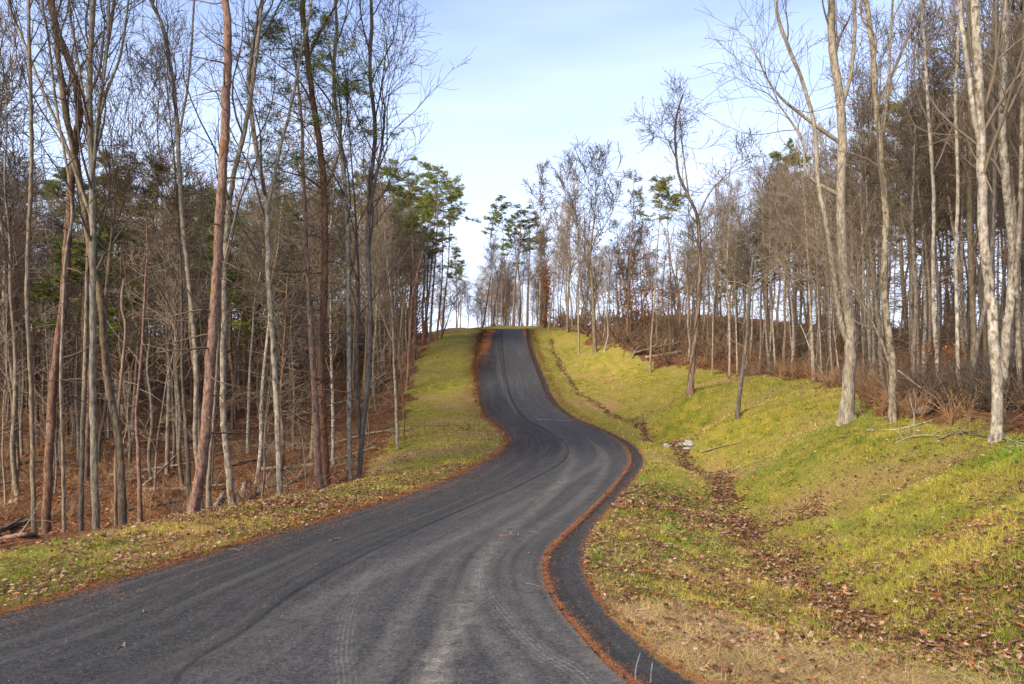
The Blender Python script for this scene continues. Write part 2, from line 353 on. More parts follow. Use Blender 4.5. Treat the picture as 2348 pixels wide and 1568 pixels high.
# ------------------------------------------------------------------ road
def asphalt(name, lo, hi, dust, uvstreak=True, brown=.0):
    a = M(name); p = a.pos(); uv = a.n('ShaderNodeTexCoord').outputs['UV']
    n0 = a.noise(.35, p, 4); n1 = a.noise(3, p, 5, .6); n2 = a.noise(26, p, 6, .92); st = a.noise(1.0, a.mapped(uv, (34, .22, 1)), 5, .6)
    v = a.n('ShaderNodeTexVoronoi'); v.inputs['Scale'].default_value = 70; a.l(p, v.inputs[0])
    c = a.ramp(n2, (.36, lo), (.64, hi))
    c = a.mix(a.ramp(n1, (.3, .35), (.7, 0.)), c, tuple(q * .6 for q in lo))
    us = a.n('ShaderNodeSeparateXYZ'); a.l(uv, us.inputs[0])
    if uvstreak: c = a.mix(a.ramp(a.math('ADD', us.outputs[0], a.math('MULTIPLY', a.math('SUBTRACT', n1, .5), .06)), (.43, .36), (.50, 0.)), c, lo)
    c = a.mix(a.math('MULTIPLY', a.ramp(st, (.45, 0.), (.72, 1.)), dust), c, (.135, .125, .112))
    v2 = a.n('ShaderNodeTexVoronoi'); v2.inputs['Scale'].default_value = 22; a.l(p, v2.inputs[0])
    c = a.mix(a.ramp(v2.outputs['Distance'], (.0, .8), (.13, 0.)), c, (.20, .185, .17)); c = a.mix(a.ramp(v.outputs['Distance'], (.0, .5), (.16, 0.)), c, (.15, .14, .13))
    c = a.mix(a.math('MULTIPLY', a.ramp(a.noise(1.6, p, 8, .75), (.56, 0.), (.68, 1.)), brown), c, (.16, .060, .025))
    c = a.mix(a.ramp(a.math('ADD', a.attr('needle'), a.math('MULTIPLY', a.math('SUBTRACT', a.noise(22, p, 5, .75), .5), 1.3)), (.45, 0.), (.62, 1.)), c, (.36, .13, .045))
    a.col(c); a.b.inputs['Roughness'].default_value = .85; a.b.inputs['Specular IOR Level'].default_value = .12
    a.bump(a.math('ADD', v.outputs['Distance'], n2), .55, .006)
    return a.m
ASPH = asphalt('asphalt', (.0125, .0120, .0118), (.108, .1045, .104), .28)
ASPH2 = asphalt('gutter_asphalt', (.010, .0097, .0098), (.074, .072, .073), .15, brown=.55)
def strip(Ac, Bc, m, lift, name, mat, crown=0, sides=.09):
    n = len(Ac); t = np.linspace(0, 1, m); XY = Ac[:, None] * (1 - t[None, :, None]) + Bc[:, None] * t[None, :, None]
    x, y = XY[..., 0].ravel(), XY[..., 1].ravel(); z = zroad(y) + lift + np.tile(crown * np.sin(t * np.pi), n)
    cen = (Ac + Bc) / 2; s = np.r_[0, np.cumsum(np.linalg.norm(np.diff(cen, axis=0), axis=1))]
    uv = np.c_[np.tile(t, n), np.repeat(s, m)]
    I = (np.arange(n - 1)[:, None] * m + np.arange(m - 1)[None]).ravel(); V = np.c_[x, y, z]; F = [np.stack([I, I + 1, I + m + 1, I + m], 1)]
    if sides:
        for e in (0, m - 1):
            top = np.arange(n) * m + e; low = len(V) + np.arange(n); W = V[top].copy(); W[:, 2] -= sides; V = np.vstack([V, W]); uv = np.vstack([uv, uv[top]])
            F.append(np.stack([top[:-1], low[:-1], low[1:], top[1:]], 1) if e == 0 else np.stack([top[:-1], top[1:], low[1:], low[:-1]], 1))
    at = None
    if name == 'road':
        u_, y_ = uv[:, 0], V[:, 1]; at = dict(needle=np.clip(sstep(.42, .1, u_) * sstep(37, 50, y_) * .85 + sstep(.80, 1.0, u_) * sstep(44, 56, y_) * .6 + sstep(.03, 0, u_) * .5, 0, 1))
    return mesh(name, V, F, [mat], uv=uv, attrs=at)
road_end = (Rc - Lc) / np.linalg.norm(Rc - Lc, axis=1, keepdims=True)
tag(link('road', strip(Lc, Rc, 60, .014, 'road', ASPH)), kind='structure')
# the gutter lane: its inner edge lies a finger's width below the road slab
tag(link('road_gutter', strip(Rc + road_end * .012, Oc, 10, .0, 'road_gutter', ASPH2)), kind='structure')

def decal_mat(name, colr, fn):
    a = M(name); f = fn(a); a.col(colr)
    tr = a.n('ShaderNodeBsdfTransparent'); mxs = a.n('ShaderNodeMixShader'); a.l(f, mxs.inputs[0]); a.l(tr.outputs[0], mxs.inputs[1]); a.l(a.b.outputs[0], mxs.inputs[2]); a.l(mxs.outputs[0], a.o.inputs[0])
    a.b.inputs['Roughness'].default_value = .9
    return a.m
def ribbon(name, pxs, w0, w1, mat, lift, sub=14, nx_=7, fade=(1, 1)):
    """a thin sheet laid on the road along a line traced on it, w0..w1 metres wide"""
    pts = catmull([gr(q) if len(q) == 2 else q[1:] for q in pxs], sub); d = nrm(np.gradient(pts, axis=0)); nn = np.c_[-d[:, 1], d[:, 0]]
    wd = np.linspace(w0, w1, len(pts))[:, None] / 2
    me = strip(pts - nn * wd, pts + nn * wd, nx_, lift, name, mat, sides=0); fa = np.repeat(np.interp(np.linspace(0, 1, len(pts)), np.linspace(0, 1, len(fade)), fade), nx_)
    a_ = me.attributes.new('fade', 'FLOAT', 'POINT'); a_.data.foreach_set('value', fa.astype(np.float32))
    return tag(link(name, me), kind='structure')
def f_dust(tread, amt):
    def f(a):
        uv = a.n('ShaderNodeTexCoord').outputs['UV']; s = a.n('ShaderNodeSeparateXYZ'); a.l(uv, s.inputs[0]); u = s.outputs[0]
        edge = a.math('SUBTRACT', 1., a.math('POWER', a.math('ABSOLUTE', a.math('MULTIPLY_ADD', u, 2., -1.)), 1.5), clamp=True)
        n = a.noise(7, a.pos(), 6, .7); n2 = a.noise(30, a.pos(), 6, .92); k = a.math('MULTIPLY', edge, a.ramp(n, (.34, .12), (.66, 1.)))
        k = a.math('MULTIPLY', k, a.ramp(n2, (.40, .2), (.60, 1.)))
        if tread:
            wv = a.math('SINE', a.math('MULTIPLY', u, 6.283 * 6)); k = a.math('MULTIPLY', k, a.ramp(a.math('MULTIPLY_ADD', a.math('SUBTRACT', n2, .5), 1.6, wv), (.2, .42), (.7, 1.)))
            bl = a.math('SINE', a.math('MULTIPLY', s.outputs[1], 150.)); k = a.math('MULTIPLY', k, a.ramp(bl, (.2, .6), (.6, 1.)))
        k = a.math('MULTIPLY', k, a.attr('fade'))
        return a.math('MULTIPLY', k, amt)
    return f
DUST = decal_mat('pale_dust', (.36, .33, .27), f_dust(False, .80))
DUST2 = decal_mat('faint_dust', (.26, .245, .22), f_dust(False, .48))
TREAD = decal_mat('tread_dust', (.32, .30, .265), f_dust(True, .85))
def f_seam(a):
    uv = a.n('ShaderNodeTexCoord').outputs['UV']; s = a.n('ShaderNodeSeparateXYZ'); a.l(uv, s.inputs[0])
    edge = a.math('SUBTRACT', 1., a.math('POWER', a.math('ABSOLUTE', a.math('MULTIPLY_ADD', s.outputs[0], 2., -1.)), 1.5), clamp=True)
    return a.math('MULTIPLY', edge, a.ramp(a.noise(9, a.pos(), 5, .7), (.3, .3), (.7, 1.)))
SEAM = decal_mat('paving_seam', (.014, .014, .016), lambda a: a.math('MULTIPLY', a.math('MULTIPLY', f_seam(a), a.ramp(a.noise(26, a.pos(), 6, .9), (.36, .25), (.6, 1.))), .8))
DARK = decal_mat('dark_asphalt_pass', (.022, .022, .025), lambda a: a.math('MULTIPLY', f_seam(a), .6))
ribbon('road_seam', [(0, -1.9, 4.6), (400, 1568), (560, 1448), (700, 1345), (900, 1243), (1050, 1175), (1200, 1110), (1285, 1062), (1302, 1030), (1278, 1003), (1215, 968), (1180, 930), (1160, 870), (1152, 800), (1150, 760)], .08, .11, SEAM, .0195)
ribbon('tyre_track', [(0, -.95, 4.3), (793, 1568), (785, 1500), (800, 1410), (830, 1350), (880, 1300), (960, 1255)], .30, .22, TREAD, .0205, 20, 31, (1, .9, .55, 0))
ribbon('tyre_track', [(0, -.35, 4.3), (990, 1568), (1030, 1480), (1075, 1370), (1110, 1290), (1160, 1225), (1230, 1165), (1290, 1100), (1312, 1050), (1290, 1010), (1235, 965), (1195, 900), (1175, 800)], .42, .34, DUST, .0240, 20, 9, (.9, 1, .8, .65, .5, .45, .5, .4, .35, .2, .1, .1, 0))
ribbon('tyre_track', [(0, 1.05, 4.4), (1340, 1568), (1240, 1500), (1160, 1420), (1110, 1350), (1105, 1290), (1150, 1220), (1240, 1150)], .34, .24, TREAD, .0275, 20, 31, (1, 1, .8, .5, 0))
ribbon('tyre_track', [(0, -3.0, 5.0), (620, 1450), (760, 1370), (950, 1285), (1130, 1195), (1270, 1120), (1370, 1065), (1375, 1030), (1330, 1000)], .50, .42, DUST2, .0310, 14, 9, (0, .6, .8, 1, 1, 1, 1, .6, 0))
ribbon('tyre_track', [(0, .3, 4.4), (1200, 1568), (1130, 1480), (1060, 1400), (1000, 1400)], .45, .25, DUST2, .0345, 14, 9, (1, 1, .8, 0))
ribbon('tyre_track', [(1130, 1290), (1230, 1220), (1330, 1145), (1385, 1085), (1382, 1040), (1340, 1005)], .34, .30, DUST2, .0355, 14, 9, (0, 1, 1, 1, .8, 0))
ribbon('tyre_track', [(0, -1.5, 4.4), (860, 1568), (900, 1470), (960, 1370), (1040, 1290), (1120, 1230), (1200, 1170)], .30, .28, DUST2, .0370, 14, 9, (.6, .9, 1, .8, .5, 0))
ribbon('tyre_track', [(0, 1.5, 4.4), (1400, 1568), (1330, 1510), (1255, 1440), (1215, 1370), (1205, 1300), (1235, 1240), (1300, 1180)], .26, .26, DUST2, .0380, 14, 9, (.8, 1, .9, .6, .3, 0))
ribbon('tyre_track', [(1215, 975), (1172, 930), (1148, 870), (1138, 800), (1136, 765)], .30, .30, DUST2, .0240, 14, 9, (0, .8, .8, .6, .3))
WHITE = decal_mat('chalky_scrape', (.24, .235, .225), lambda a: a.ramp(a.noise(14, a.pos(), 4, .7), (.3, .2), (.6, .9)))
ribbon('road_marking', [(1228, 963), (1268, 965), (1308, 967)], .13, .10, WHITE, .0380, 6, 2)
ribbon('road_marking', [(1456, 1560), (1458, 1530), (1468, 1496)], .016, .008, WHITE, .005, 6, 2)
ribbon('road_marking', [(1491, 1566), (1492, 1545), (1496, 1518)], .014, .010, WHITE, .005, 6, 2)
print('road')
# ------------------------------------------------------------------ bark, twig and needle materials
def bark(name, dark, mid, light, patch=None, pamt=.5, zs=.22, sc=26, bumpd=.02, rot=None):
    a = M(name); o = a.obj(); v = a.mapped(o, (1, 1, zs)); n = a.noise(sc, v, 6, .65, .3); n2 = a.noise(5, a.mapped(o, (1, 1, .5)), 4, .6); r = a.rnd()
    c = a.ramp(n, (.36, dark), (.47, mid), (.62, light))
    if patch: c = a.mix(a.math('MULTIPLY', a.ramp(a.noise(11, a.mapped(o, (1, 1, .8)), 5, .7), (.50, 0.), (.60, 1.)), pamt), c, patch)
    c = a.mix(1., c, (1.08, .98, .85), 'MULTIPLY'); c = a.mix(a.ramp(n2, (.35, .5), (.6, 0.)), c, tuple(q * .62 for q in mid))
    hs = a.n('ShaderNodeHueSaturation'); a.l(c, hs.inputs['Color']); a.l(a.math('MULTIPLY_ADD', r, .5, .78), hs.inputs['Value']); a.l(a.math('MULTIPLY_ADD', r, -.35, 1.12), hs.inputs['Saturation'])
    a.col(hs.outputs[0]); a.bump(n, .8, bumpd); return a.m
BK = dict(
 grey=bark('grey_bark', (.040, .030, .021), (.14, .108, .076), (.27, .22, .165), (.30, .28, .20), .4),
 olive=bark('olive_grey_bark', (.045, .036, .024), (.15, .122, .085), (.26, .22, .16), (.25, .25, .16), .5),
 dark=bark('dark_bark', (.026, .021, .016), (.075, .060, .047), (.15, .125, .10), (.20, .20, .15), .25),
 pale=bark('pale_bark', (.10, .08, .06), (.25, .215, .17), (.38, .34, .28), (.12, .09, .065), .5, .7, 12, .008),
 mottled=bark('mottled_white_bark', (.045, .036, .027), (.185, .16, .125), (.34, .31, .265), (.42, .41, .34), .6, .45, 16),
 pine=bark('red_pine_bark', (.050, .026, .017), (.145, .080, .054), (.27, .165, .12), (.24, .19, .15), .4, .30, 30, .03),
 brown=bark('brown_vine_bark', (.05, .028, .016), (.16, .10, .062), (.28, .19, .125), None, .5, .12, 24, .03),
 rust=bark('rusty_rotten_bark', (.06, .024, .012), (.17, .070, .03), (.27, .13, .06), (.07, .05, .035), .5, .3, 16),
 dead=bark('bleached_dead_wood', (.07, .052, .037), (.20, .16, .12), (.33, .28, .22), None, .5, .10, 30),
)
def plain(name, c, var=.35, rough=.9, trans=0):
    a = M(name); r = a.rnd(); hs = a.n('ShaderNodeHueSaturation'); hs.inputs['Color'].default_value = (*c, 1); n = a.noise(1.5, a.obj(), 3)
    a.l(a.math('ADD', a.math('MULTIPLY_ADD', r, var, 1 - var / 2 - .35), a.math('MULTIPLY', n, .7)), hs.inputs['Value']); a.col(hs.outputs[0]); a.b.inputs['Roughness'].default_value = rough; return a.m
TW = dict(grey=plain('grey_twigs', (.155, .118, .08)), dark=plain('dark_twigs', (.085, .065, .048)), tan=plain('tan_twigs', (.22, .165, .115)), brown=plain('brown_twigs', (.14, .088, .055)), pine=plain('pine_twigs', (.12, .080, .056)), pale=plain('pale_twigs', (.27, .235, .185)))
def foliage_mat(name, lo, hi, sp=2.2):
    a = M(name); n = a.noise(sp, a.obj(), 3, .6); c = a.ramp(n, (.32, lo), (.68, hi)); hs = a.n('ShaderNodeHueSaturation'); a.l(c, hs.inputs['Color']); a.l(a.math('MULTIPLY_ADD', a.rnd(), .5, .75), hs.inputs['Value']); a.col(hs.outputs[0])
    a.b.inputs['Roughness'].default_value = .6; tl = a.n('ShaderNodeBsdfTranslucent'); a.l(hs.outputs[0], tl.inputs[0]); ms = a.n('ShaderNodeMixShader'); ms.inputs[0].default_value = .4
    a.l(a.b.outputs[0], ms.inputs[1]); a.l(tl.outputs[0], ms.inputs[2]); a.l(ms.outputs[0], a.o.inputs[0]); return a.m
ND = foliage_mat('pine_needles_green', (.11, .15, .032), (.30, .32, .07)); ND2 = foliage_mat('pine_needles_yellowing', (.18, .19, .03), (.40, .36, .07))
RUSTL = foliage_mat('rusty_leaves', (.20, .065, .015), (.40, .16, .04)); BRL = foliage_mat('brown_clinging_leaves', (.09, .045, .022), (.18, .09, .045)); NEEDB = foliage_mat('browning_needles', (.10, .075, .03), (.20, .145, .06))

# ------------------------------------------------------------------ branching growth, many branches at a time
def grow(P, Rr, cnt, t0, t1, ang, length, npt, ratio=.6, trop=.1, wig=.12, rtip=.004, g=rng, taper=.5, bias=None, lenfall=.6, rmax=None):
    """P (B,n,3) parents -> children. cnt per parent; ang (lo, hi) degrees; length(lo, hi) metres"""
    B, n, _ = P.shape; N = B * cnt
    pi = np.repeat(np.arange(B), cnt); t = (np.tile(np.arange(cnt), B) + g.random(N)) / cnt * (t1 - t0) + t0
    f = t * (n - 1); i = np.minimum(f.astype(int), n - 2); u = (f - i)[:, None]
    base = P[pi, i] * (1 - u) + P[pi, i + 1] * u; r = Rr[pi, i] * (1 - u[:, 0]) + Rr[pi, i + 1] * u[:, 0]
    T = nrm(P[pi, i + 1] - P[pi, i]); rv = g.normal(size=(N, 3))
    if bias is not None: rv += bias
    side = nrm(rv - (rv * T).sum(1, keepdims=True) * T); a = np.radians(g.uniform(ang[0], ang[1], N))[:, None]
    D = np.cos(a) * T + np.sin(a) * side; Ln = g.uniform(length[0], length[1], N) * (1 - lenfall * (t - t0) / max(t1 - t0, 1e-6))
    r0 = r * ratio * g.uniform(.7, 1.1, N); 
    if rmax: r0 = np.minimum(r0, rmax)
    r0 = np.maximum(r0, rtip * 1.2); out = [base]; step = (Ln / (npt - 1))[:, None]; w = g.normal(size=(N, 3)) * wig
    for k in range(npt - 1):
        w = w * .5 + g.normal(size=(N, 3)) * wig; D = nrm(D + w + np.array([0, 0, trop])); out.append(out[-1] + D * step)
    q = np.linspace(0, 1, npt)[None]; rad = r0[:, None] * (1 - q) ** taper; rad = np.maximum(rad, rtip)
    return np.stack(out, 1), rad
def tuft(P, T, q, ln, wd, g=rng, spread=.9, up=.35):
    """q thin blades fanned from each point"""
    N = len(P) * q; p = np.repeat(P, q, 0); t = np.repeat(T, q, 0); D = nrm(t * .7 + g.normal(size=(N, 3)) * spread + np.array([0, 0, up])); L_ = (g.uniform(.6, 1.15, N) * ln)[:, None]
    s = nrm(np.cross(D, g.normal(size=(N, 3)))) * wd / 2; D = D * np.array([1, 1, .6]); V = np.stack([p - s, p + s, p + D * L_], 1).reshape(-1, 3); return V, np.arange(N * 3).reshape(-1, 3)
def leafquads(P, sz, g=rng):
    N = len(P); a = nrm(g.normal(size=(N, 3))); b = nrm(np.cross(a, g.normal(size=(N, 3)))); s = (g.uniform(.6, 1.2, N) * sz)[:, None]; a = a * s; b = b * s * .55
    V = np.stack([P - a, P + b * .9, P + a, P - b], 1).reshape(-1, 3); return V, np.arange(N * 4).reshape(-1, 4)
def trunk_tube(path, rad, k=12, flare=.7, g=rng, rough=.05):
    P = path[None]; V, Q = tubes(P, rad[None], k); n = len(path); V = V.reshape(n, k, 3); c = path[:, None]
    h = path[:, 2] - path[0, 2]; ph = g.random(4) * 6.28; an = np.arange(k) * 2 * np.pi / k
    f = 1 + (flare * np.exp(-np.maximum(h - .1, 0) / .22))[:, None] * (.55 + .45 * np.cos(an * 4 + ph[0]))[None] + rough * np.sin(an[None] * 3 + h[:, None] * 1.7 + ph[1]) + g.normal(size=(n, k)) * rough * .45
    V = c + (V - c) * f[..., None]; return V.reshape(-1, 3), Q
def resample(pts, rad, step=.22):
    c = catmull(pts, 8); rr = np.interp(np.linspace(0, len(rad) - 1, len(c)), np.arange(len(rad)), rad); s = np.r_[0, np.cumsum(np.linalg.norm(np.diff(c, axis=0), axis=1))]
    n = max(6, int(s[-1] / step)); q = np.linspace(0, s[-1], n); return np.stack([np.interp(q, s, c[:, i]) for i in range(3)], 1), np.interp(q, s, rr)

def split(V, F, w): return V, F
def crown_bare(P, Rr, A, g, dens=1., L1=(2.0, 3.8), a1=(28, 52), t0=.35, trop=.16, rt=.0045, n1=None, k1=5, lv=3, fall=.55, wig=.13, tl=1.):
    """limbs, branches and twigs on the stems P"""
    n1 = n1 or int(18 * dens); a, ar = grow(P, Rr, n1, t0, .99, a1, L1, 9, .50, trop, wig, rt, g, .75, lenfall=fall); A.add(*tubes(a, ar, k1))
    b, br = grow(a, ar, int(7 * dens) + 1, .18, .98, (25, 60), (.7 * tl, 1.7 * tl), 6, .6, .10, .16, rt, g); A.add(*tubes(b, br, 4))
    c, c_r = grow(b, br, int(5 * dens) + 1, .15, .98, (25, 62), (.3 * tl, .8 * tl), 4, .7, .06, .16, rt * .85, g); A.add(*tubes(c, c_r, 3))
    if lv > 3:
        d, d_r = grow(c, c_r, 3, .2, .95, (25, 60), (.12 * tl, .4 * tl), 3, .8, .05, .15, rt * .7, g); A.add(*tubes(d, d_r, 3))
    return a, b, c
def stubs(P, Rr, A, g, n=30, t0=.15, t1=.6, ln=(.4, 1.6), ang=(60, 100), trop=-.03, rt=.0045, sub=4):
    a, ar = grow(P, Rr, n, t0, t1, ang, ln, 6, .22, trop, .14, rt, g, .6, lenfall=0, rmax=.03); A.add(*tubes(a, ar, 4))
    if sub: b, br = grow(a, ar, sub, .2, .95, (30, 70), (.15, .6), 4, .7, 0, .18, rt * .8, g); A.add(*tubes(b, br, 3))
def pine_crown(P, Rr, A, FA, g, t0=.66, n1=26, ln=(1.2, 2.6), tl=.15, q=9, wd=.012, dens=1., flat=True, rt=.006):
    a, ar = grow(P, Rr, n1, t0, .995, (55, 92), ln, 7, .38, .05, .12, rt, g, .7, lenfall=.62, rmax=.05); A.add(*tubes(a, ar, 4))
    b, br = grow(a, ar, 7, .35, .98, (30, 65), (.35, .95), 5, .6, .03, .08, rt * .8, g, bias=np.array([0, 0, 0.])); b[..., 2] = b[:, :1, 2] + (b[..., 2] - b[:, :1, 2]) * .35; A.add(*tubes(b, br, 3))
    for X, m in ((a, 2), (b, int(7 * dens))):
        for j in range(m):
            t = g.uniform(.55 if X is a else .3, 1, len(X)); f = t * (X.shape[1] - 1); i = np.minimum(f.astype(int), X.shape[1] - 2); u = (f - i)[:, None]; ii = np.arange(len(X))
            p = X[ii, i] * (1 - u) + X[ii, i + 1] * u + g.normal(size=(len(X), 3)) * .05; T = nrm(X[ii, i + 1] - X[ii, i]); FA.add(*tuft(p, T, q, tl, wd, g))

# ------------------------------------------------------------------ hand placed trees
def stem3(pts, d, dw=0, g=rng, extend=0, drop=None):
    """pts = [(px, py)...] from the bottom upwards, standing at distance d"""
    o = [];
    for i, (px, py) in enumerate(pts):
        dd = d + dw * g.normal() * min(i, 3) / 3; o.append(((px - 1173.5) / FPX * dd, dd, EYE - (py - 784) / FPX * dd))
    o = np.array(o)
    if drop is not None:
        x, y = o[0, 0], o[0, 1]; z0 = float(gz(x, y)[0]) - .12
        o[0, 2] = z0 if o[0, 2] - z0 < 4 else o[0, 2]
        if abs(o[0, 2] - z0) > 1e-6: o = np.vstack([[x, y, z0], o])
        if len(o) > 2 and o[1, 2] < o[0, 2] + .3: o = np.delete(o, 1, 0)
    if extend:
        v = nrm(o[-1] - o[-2]) * .6 + np.array([0, 0, .4]); v = nrm(v)
        for k in range(3): v = nrm(v + g.normal(size=3) * .07 + np.array([0, 0, .05])); o = np.vstack([o, o[-1] + v * extend / 3])
    return o
LAST = {}
def on_last(name, bm_V, F, mat):
    off = np.array(LAST['root'].location); return link(name, mesh(name, bm_V - off, [F], [mat]), LAST['root'])
def scar(px, py, h, w0=-150, w1=-30, mat='rust'):
    """a patch of bare wood on the side of the last trunk that faces the road"""
    pp, r = LAST['ST'][0]; zt = EYE - (py - 784) / FPX * pp[0, 1]; m = np.abs(pp[:, 2] - zt).argmin(); c = pp[max(0, m - 1)]; c2 = pp[m + 1]; rr_ = r[m] * 1.07; an = np.radians(np.linspace(w0, w1, 9)); k = 7; t = np.linspace(-h / 2, h / 2, k); sl = (c2 - c) / (c2[2] - c[2]); V = []
    for q in t:
        sh = math.sqrt(max(0.02, 1 - (2 * q / h) ** 2)); a = an.mean() + (an - an.mean()) * sh; o = pp[m] + sl * q
        V.append(np.stack([o[0] + rr_ * np.cos(a), o[1] + rr_ * np.sin(a), np.full(9, o[2])], 1))
    I = (np.arange(k - 1)[:, None] * 9 + np.arange(8)[None]).ravel(); on_last('bark_scar', np.concatenate(V), np.stack([I, I + 1, I + 10, I + 9], 1), BK[mat])
ntree = 0
def hero(name, label, cat, d, stems, w, bk='grey', tw='grey', ext=6, top=.45, crown='bare', seed=1, group=None, flare=.7, ck={}, stub=0, extra=None, fol=None, leaves=0, stubk={}, forkw=.6):
    """stems[0] is the trunk (from its foot), the others fork from it"""
    g = np.random.default_rng(seed * 97 + 5); r0 = w * (.62 if stems[0][0][0] < 940 else .66) / 2 / FPX * d; tr = Acc(); br = Acc(); fo = Acc(); ST = []
    base = None
    for k, s in enumerate(stems):
        e = ext if (s[-1][1] < 30) else 0
        p = stem3(s, d, .12 if k else .05, g, e, drop=True if k == 0 else None); n = len(p)
        if k == 0: base = p[0].copy(); rr = np.linspace(1, top, n) * r0
        else: 
            q = np.linalg.norm(ST[0][0] - p[0], axis=1).argmin(); rb = ST[0][1][q] * forkw * 1.2; p[0] = ST[0][0][q]; rr = np.linspace(1, top, n) * rb
        if e: rr[-1] = .012; rr[-2] = max(.02, rr[-2] * .5)
        elif crown != 'snag': rr = rr * np.linspace(1, .30, n); rr[-1] = max(.008, rr[-1] * .4)
        pp, r = resample(p, rr, .20); pp = pp + np.c_[g.normal(size=(len(pp), 2)) * r[:, None] * .10, np.zeros(len(pp))] * (np.arange(len(pp)) > 1)[:, None]; ST.append((pp, r))
        V, Q = trunk_tube(pp, r, 14 if k == 0 else 9, flare if k == 0 else 0, g); tr.add(V, Q)
        if crown == 'snag' or not e:   # close the broken end
            m = 14 if k == 0 else 9; tr.F.append(np.arange(tr.n - m, tr.n)[None])
    rt = .0042 * max(1, d / 17)
    for pp, r in ST:
        i = np.linspace(0, len(pp) - 1, 24).astype(int); PP, RR = pp[i][None], r[i][None]; H = pp[-1, 2] - pp[0, 2]
        if crown == 'bare': kk = dict(dens=1., rt=rt, lv=3); kk.update(ck); crown_bare(PP, RR, br, g, **kk)
        elif crown == 'pine': kk = dict(rt=rt * 1.2); kk.update(ck); pine_crown(PP, RR, br, fo, g, **kk)
        elif crown == 'snag' and ck.get('n'): stubs(PP, RR, br, g, ck['n'], .3, .98, (.4, 1.6), (25, 70), .0, rt)
    i = np.linspace(0, len(ST[0][0]) - 1, 24).astype(int)
    if stub: stubs(ST[0][0][i][None], ST[0][1][i][None], br, g, stub, rt=rt, **stubk)
    if extra: extra(ST, tr, br, fo, g)
    if stems[0][0][0] < 860 and tw == 'grey': tw = 'dark'  # left trees: darker twig colour stands in for backlight against the sky
    root = empty(name, base + np.array([0, 0, .12])); LAST['ST'] = ST; LAST['root'] = root; off = np.array(root.location)
    tag(root, label, cat, group)
    for a in (tr, br, fo): a.V = [v - off for v in a.V]
    link('trunk', tr.mesh('trunk', [BK[bk]]), root)
    if br.V: link('branches', br.mesh('branches', [TW[tw]], smooth=True), root)
    if fo.V: link('foliage', fo.mesh('foliage', [fol or ND], smooth=False), root)
    return root
T_ = hero
GL = 'slender trees at the grass edge left of the road'
UP = dict(a1=(18, 38), L1=(2.4, 4.6), trop=.20, t0=.30)
T_('bare_tree', 'thin grey tree with light bark, leftmost at the edge of the left grass verge', 'tree', 12.6, [[(78, 1255), (72, 900), (62, 650), (72, 400), (70, 200), (66, 0)]], 17, 'grey', 'dark', 5, .5, seed=1, ck=dict(t0=.5, L1=(1.0, 2.4), dens=.9), stub=8, flare=.3)
T_('pine_tree', 'thick red-barked pine curving left at its top, near the left edge', 'tree', 14.5, [[(103, 1250), (112, 1050), (125, 850), (145, 700), (155, 560), (163, 420), (170, 330), (183, 260), (165, 160), (132, 70), (116, 0)]], 31, 'pine', 'pine', 6, .62, seed=2, crown='pine', ck=dict(t0=.93, n1=14), stub=40, stubk=dict(t0=.15, t1=.75, ln=(.3, 1.5)), flare=.3)
T_('bare_tree', 'thin pale grey stem with knots beside the curved red pine', 'tree', 13.6, [[(147, 1243), (144, 1050), (140, 860), (150, 600), (165, 470), (130, 250), (110, 80), (95, 0)]], 12, 'grey', 'grey', 5, .5, seed=3, ck=dict(t0=.35, L1=(1.2, 3.), dens=.8), flare=.2)
T_('bare_tree', 'grey knotty trunk between the pale stem and the olive forked tree at left', 'tree', 15, [[(185, 1222), (188, 1050), (195, 850), (200, 650), (205, 500), (220, 330), (240, 150), (262, 0)]], 18, 'olive', 'grey', 6, .5, seed=4, ck=dict(**UP), flare=.3)
T_('forked_tree', 'olive grey tree with a fan of steep limbs, fifth large trunk from the left edge', 'tree', 14, [[(222, 1236), (216, 1050), (212, 850), (213, 620), (211, 400), (205, 200), (214, 0)], [(211, 420), (196, 250), (175, 120), (158, 0)], [(211, 400), (228, 240), (245, 120), (250, 0)], [(212, 500), (150, 330), (95, 200), (40, 60), (20, 0)], [(213, 330), (245, 210), (275, 130), (292, 20)]], 26, 'olive', 'dark', 6, .55, seed=5, ck=dict(a1=(20, 42), L1=(1.6, 3.4), trop=.18, t0=.3, dens=.95), flare=.3, forkw=.45)
T_('bare_tree', 'grey trunk that bends left on its way up, with a stub and forked leader', 'tree', 14.3, [[(283, 1216), (276, 1050), (262, 950), (245, 860), (232, 700), (205, 560), (185, 430), (150, 250), (130, 100), (120, 0)], [(238, 740), (250, 600), (262, 480), (258, 420), (240, 380), (230, 270)]], 30, 'grey', 'grey', 6, .42, seed=6, ck=dict(**UP, dens=.8), flare=.35, forkw=.5)
T_('dead_snag', 'broken pinkish dead stem with torn top behind the bent grey trunk', 'dead tree', 15, [[(265, 1210), (266, 1050), (275, 900), (288, 760), (278, 700), (284, 640)]], 13, 'brown', 'grey', 0, .75, crown='snag', seed=7, ck=dict(n=8), flare=.2)
T_('pine_tree', 'slim reddish pine with pale dead side branches, left of the tall leaning pine', 'tree', 16.5, [[(322, 1180), (318, 1050), (313, 950), (325, 800), (333, 650), (338, 560), (330, 450), (322, 380)]], 17, 'pine', 'tan', 0, .5, seed=8, crown='pine', ck=dict(t0=.80, n1=26, ln=(1.2, 2.6)), stub=34, stubk=dict(t0=.35, t1=.8, ln=(.5, 1.9), ang=(50, 95)), fol=NEEDB)
T_('bare_tree', 'dark grey slender trunk just left of the tall leaning pine', 'tree', 17.5, [[(437, 1130), (428, 1000), (418, 850), (416, 650), (405, 450), (388, 250), (370, 100)]], 19, 'dark', 'dark', 0, .45, seed=9, ck=dict(**UP))
